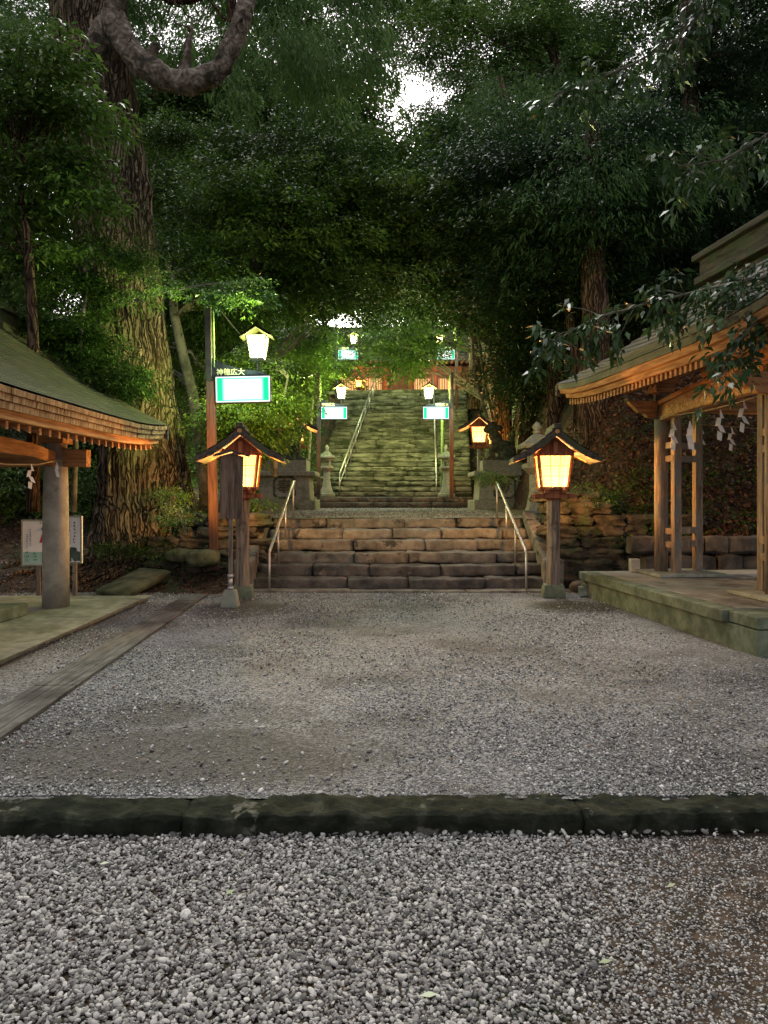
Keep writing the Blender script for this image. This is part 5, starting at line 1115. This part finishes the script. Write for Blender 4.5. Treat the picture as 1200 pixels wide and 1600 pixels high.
# near bough hanging over the right pavilion roof: big leaves, many visible twigs
def bough(label, pts, D, r0, leafsz, m, dens=26, per=16):
    """pts [(px,py,dD)] main twig; leaves hang all along it and on short side twigs"""
    P_ = [at(p[0], p[1], D + (p[2] if len(p) > 2 else 0)) for p in pts]; b = P_[0].copy(); o = thing('leafy_bough', label, 'bough', b, 0, 'evergreen boughs reaching in over the pavilion')
    mb = MB(); Q = [p - b for p in P_]; mb.tube(Q, [r0 * (1 - .8 * i / len(Q)) for i in range(len(Q))], 7)
    C, D_ = [], []; r = random.Random(int(pts[0][0] + pts[0][1]))
    for i in range(len(Q) - 1):
        seg = Q[i + 1] - Q[i]
        for k_ in range(int(dens * seg.length)):
            s0 = Q[i] + seg * r.random(); d = (seg.normalized() * .5 + Vector((r.uniform(-1, 1), r.uniform(-.8, .8), r.uniform(-.9, .5)))).normalized(); e = s0 + d * r.uniform(.12, .42)
            mb.tube([s0, (s0 + e) / 2 + Vector((0, 0, .02)), e], [.006, .004, .002], 4); C.append(e); D_.append(d)
    mb.build('twigs', bark_grey, o)
    C = np.array(C); D_ = np.array(D_); crown_obj('leaves', [leaf_cloud(C, D_, np.full(len(C), .13), per, leafsz, wid=.42, droop=.2, flat=.3, spread=.6, fold=.08, hang=.3)], m, o); return o
lf_near = leafmat('glossy_near_leaves', [(0, (.016, .040, .014)), (.5, (.034, .075, .022)), (1, (.08, .15, .04))], rough=.36, transl=.2, spec=.4)
bough('glossy evergreen bough lying along the pavilion roof slope', [(1290, 400), (1190, 435), (1110, 450), (1010, 475), (930, 497), (860, 535)], 8.6, .02, .12, lf_near, 22, 20)
bough('glossy evergreen spray hanging down before the carved orange beam', [(1290, 455, 0), (1225, 480, 0), (1175, 510, 0), (1140, 550, 0), (1124, 590, 0)], 7.6, .016, .115, lf_near, 24, 13)
bough('dark evergreen bough reaching in above the pavilion ridge', [(1300, 180), (1200, 210), (1130, 250), (1060, 260)], 8.5, .02, .12, lf_near, 24, 16)
bough('evergreen spray hanging from above below the upper sky gap', [(1150, -60), (1060, 60), (990, 100), (930, 125), (870, 150)], 9.0, .02, .12, lf_near, 28, 16)
bough('thick leafy bough hiding the pavilion roof peak at the photo edge', [(1320, 520), (1240, 490), (1190, 460), (1140, 500)], 8.0, .018, .12, lf_near, 34, 16)
# shrubs by the steps
for (px, py, D, rp, lab, m) in ((290, 800, 13.0, 40, 'low shrub with small pale leaves growing between the cedar and the brown pole', lf_mid), (938, 770, 14.4, 42, 'low leafy shrub on top of the stone wall beside the pavilion', lf_mid), (400, 790, 14.6, 22, 'small plant sprouting behind the notice board', lf_mid), (770, 745, 15.4, 22, 'small shrub on the stone wall behind the top of the handrail', lf_dark), (270, 770, 13.6, 24, 'shrub sprig with yellowish leaves at the foot of the cedar', lf_bri)):
    p = at(px, py, D); s = D / F; o = thing('shrub', lab, 'shrub', p, 0); C, D_, T, cc = clumps((0, 0, 0, rp * s, rp * s * .7, rp * s * .6), 9, 8, .25, .2); crown_obj('leaves', [leaf_cloud(C, D_, rng.uniform(.12, .22, len(C)), 16, .05, tint_c=T)], m, o)
    mb = MB(); [mb.tube([(0, 0, -rp * s * .9), tuple(Vector(q) * .5), tuple(q)], [.014, .008, .004], 5) for q in cc]; mb.build('stems', bark_grey, o)
# leaf litter and bank ground cover
gx = np.concatenate([rng.uniform(3.2, 5.2, 260), rng.uniform(-5.2, -2.9, 300), rng.uniform(5, 9, 200)]); gy = np.concatenate([rng.uniform(13.6, 15.5, 260), rng.uniform(13.6, 15.6, 300), rng.uniform(13.8, 17, 200)])
gz = np.array([hgt(a, b) for a, b in zip(gx, gy)]) + rng.uniform(.05, .5, 760) * np.where(gx > 3, 1.1, 1)
v, t = leaf_cloud(np.stack([gx, gy, gz], 1), rng.normal(size=(760, 3)) * np.array([1, 1, .2]), np.full(760, .22), 16, .075)
tag(crown_obj('undergrowth', [(v, t)], lf_dark), 'dark green undergrowth sprouting over the stone walls beside the steps', 'undergrowth', kind='stuff')
lx = rng.uniform(4.2, 16, 26000); ly = rng.uniform(12.8, 19.5, 26000)
lz = np.array([hgt(a, b) for a, b in zip(lx, ly)]) + .02
v, t = leaf_cloud(np.stack([lx, ly, lz], 1), rng.normal(size=(26000, 3)) * np.array([1, 1, .1]), np.full(26000, .05), 3, .10, wid=.5, droop=0, flat=.6, spread=.8, hang=-.35)
tag(crown_obj('leaf_litter', [(v, t)], lf_dry), 'reddish fallen leaves covering the bank behind the pavilion', 'leaf litter', kind='stuff')
lx = rng.uniform(-9, -2.6, 5000); ly = rng.uniform(12.0, 17, 5000); lz = np.array([hgt(a, b) for a, b in zip(lx, ly)]) + .015
v, t = leaf_cloud(np.stack([lx, ly, lz], 1), rng.normal(size=(5000, 3)) * np.array([1, 1, .1]), np.full(5000, .05), 3, .06, wid=.45, droop=0, flat=.4, spread=.8, hang=-.35)
tag(crown_obj('leaf_litter', [(v, t * .7)], lf_dry), 'brown leaf litter around the cedar roots', 'leaf litter', kind='stuff')
lx = np.concatenate([rng.uniform(-14, -3.0, 9000), rng.uniform(3.7, 16, 9000)]); ly = rng.uniform(26, 44, 18000); lz = np.array([hgt(a, b) for a, b in zip(lx, ly)]) + .1
v, t = leaf_cloud(np.stack([lx, ly, lz], 1), rng.normal(size=(18000, 3)) * np.array([1, 1, .3]), np.full(18000, .3), 10, .15)
tag(crown_obj('undergrowth', [(v, t)], lf_mid), 'low green undergrowth on the slopes beside the long stairway', 'undergrowth', kind='stuff')
# fallen leaves on the gravel
ln_ = 170; lx = rng.uniform(-3.6, 3.2, ln_); ly = 4.3 + 8.3 * rng.uniform(0, 1, ln_); v, t = leaf_cloud(np.stack([lx, ly, np.full(ln_, .016)], 1), rng.normal(size=(ln_, 3)) * np.array([1, 1, .02]), np.full(ln_, .01), 1, .045, droop=0, flat=.2, spread=.15, hang=-.35)
tag(crown_obj('leaf_litter', [(v, t)], lf_dry), 'scattered dry leaves blown over the courtyard gravel', 'leaf litter', kind='stuff')
fl_m = leafmat('fallen_green_leaf', [(0, (.25, .32, .12)), (1, (.45, .5, .28))], transl=.1)
for i, (px, py, a, lab, L_) in enumerate(((1042, 1386, .5, 'pale green leaf lying on the pebbles where they thin out', .05), (935, 1504, .2, 'dull tan leaf lying on the small stones, nearer the camera than the pale green one', .05), (655, 1556, .1, 'greenish curled leaf lying among pebbles at the bottom of the photo', .06), (382, 1338, 2.4, 'small yellow green leaf on the pebbles just below the kerb', .04), (352, 1398, .9, 'narrow dark green leaf lying among the pebbles', .05), (155, 1350, .3, 'white chip of bark lying on the pebbles', .04))):
    z = -.075; D = (CH - z) * F / (py - HY); p = at(px, py, D); v0 = np.array([(0, 0, .0), (.5, .17, .01), (1, .03, .012), (.5, -.17, .008)]) * L_ * 1.1; ca, sa = math.cos(a), math.sin(a)
    vv = np.stack([v0[:, 0] * ca - v0[:, 1] * sa, v0[:, 0] * sa + v0[:, 1] * ca, v0[:, 2] + .0], 1); vv[1, 2] += .006
    o = npmesh('fallen_leaf', vv, np.array([[0, 1, 2, 3]]), fl_m, np.full(4, rng.uniform()), False); o.location = p; tag(o, lab, 'leaf', 'leaves dropped on the pebbles')
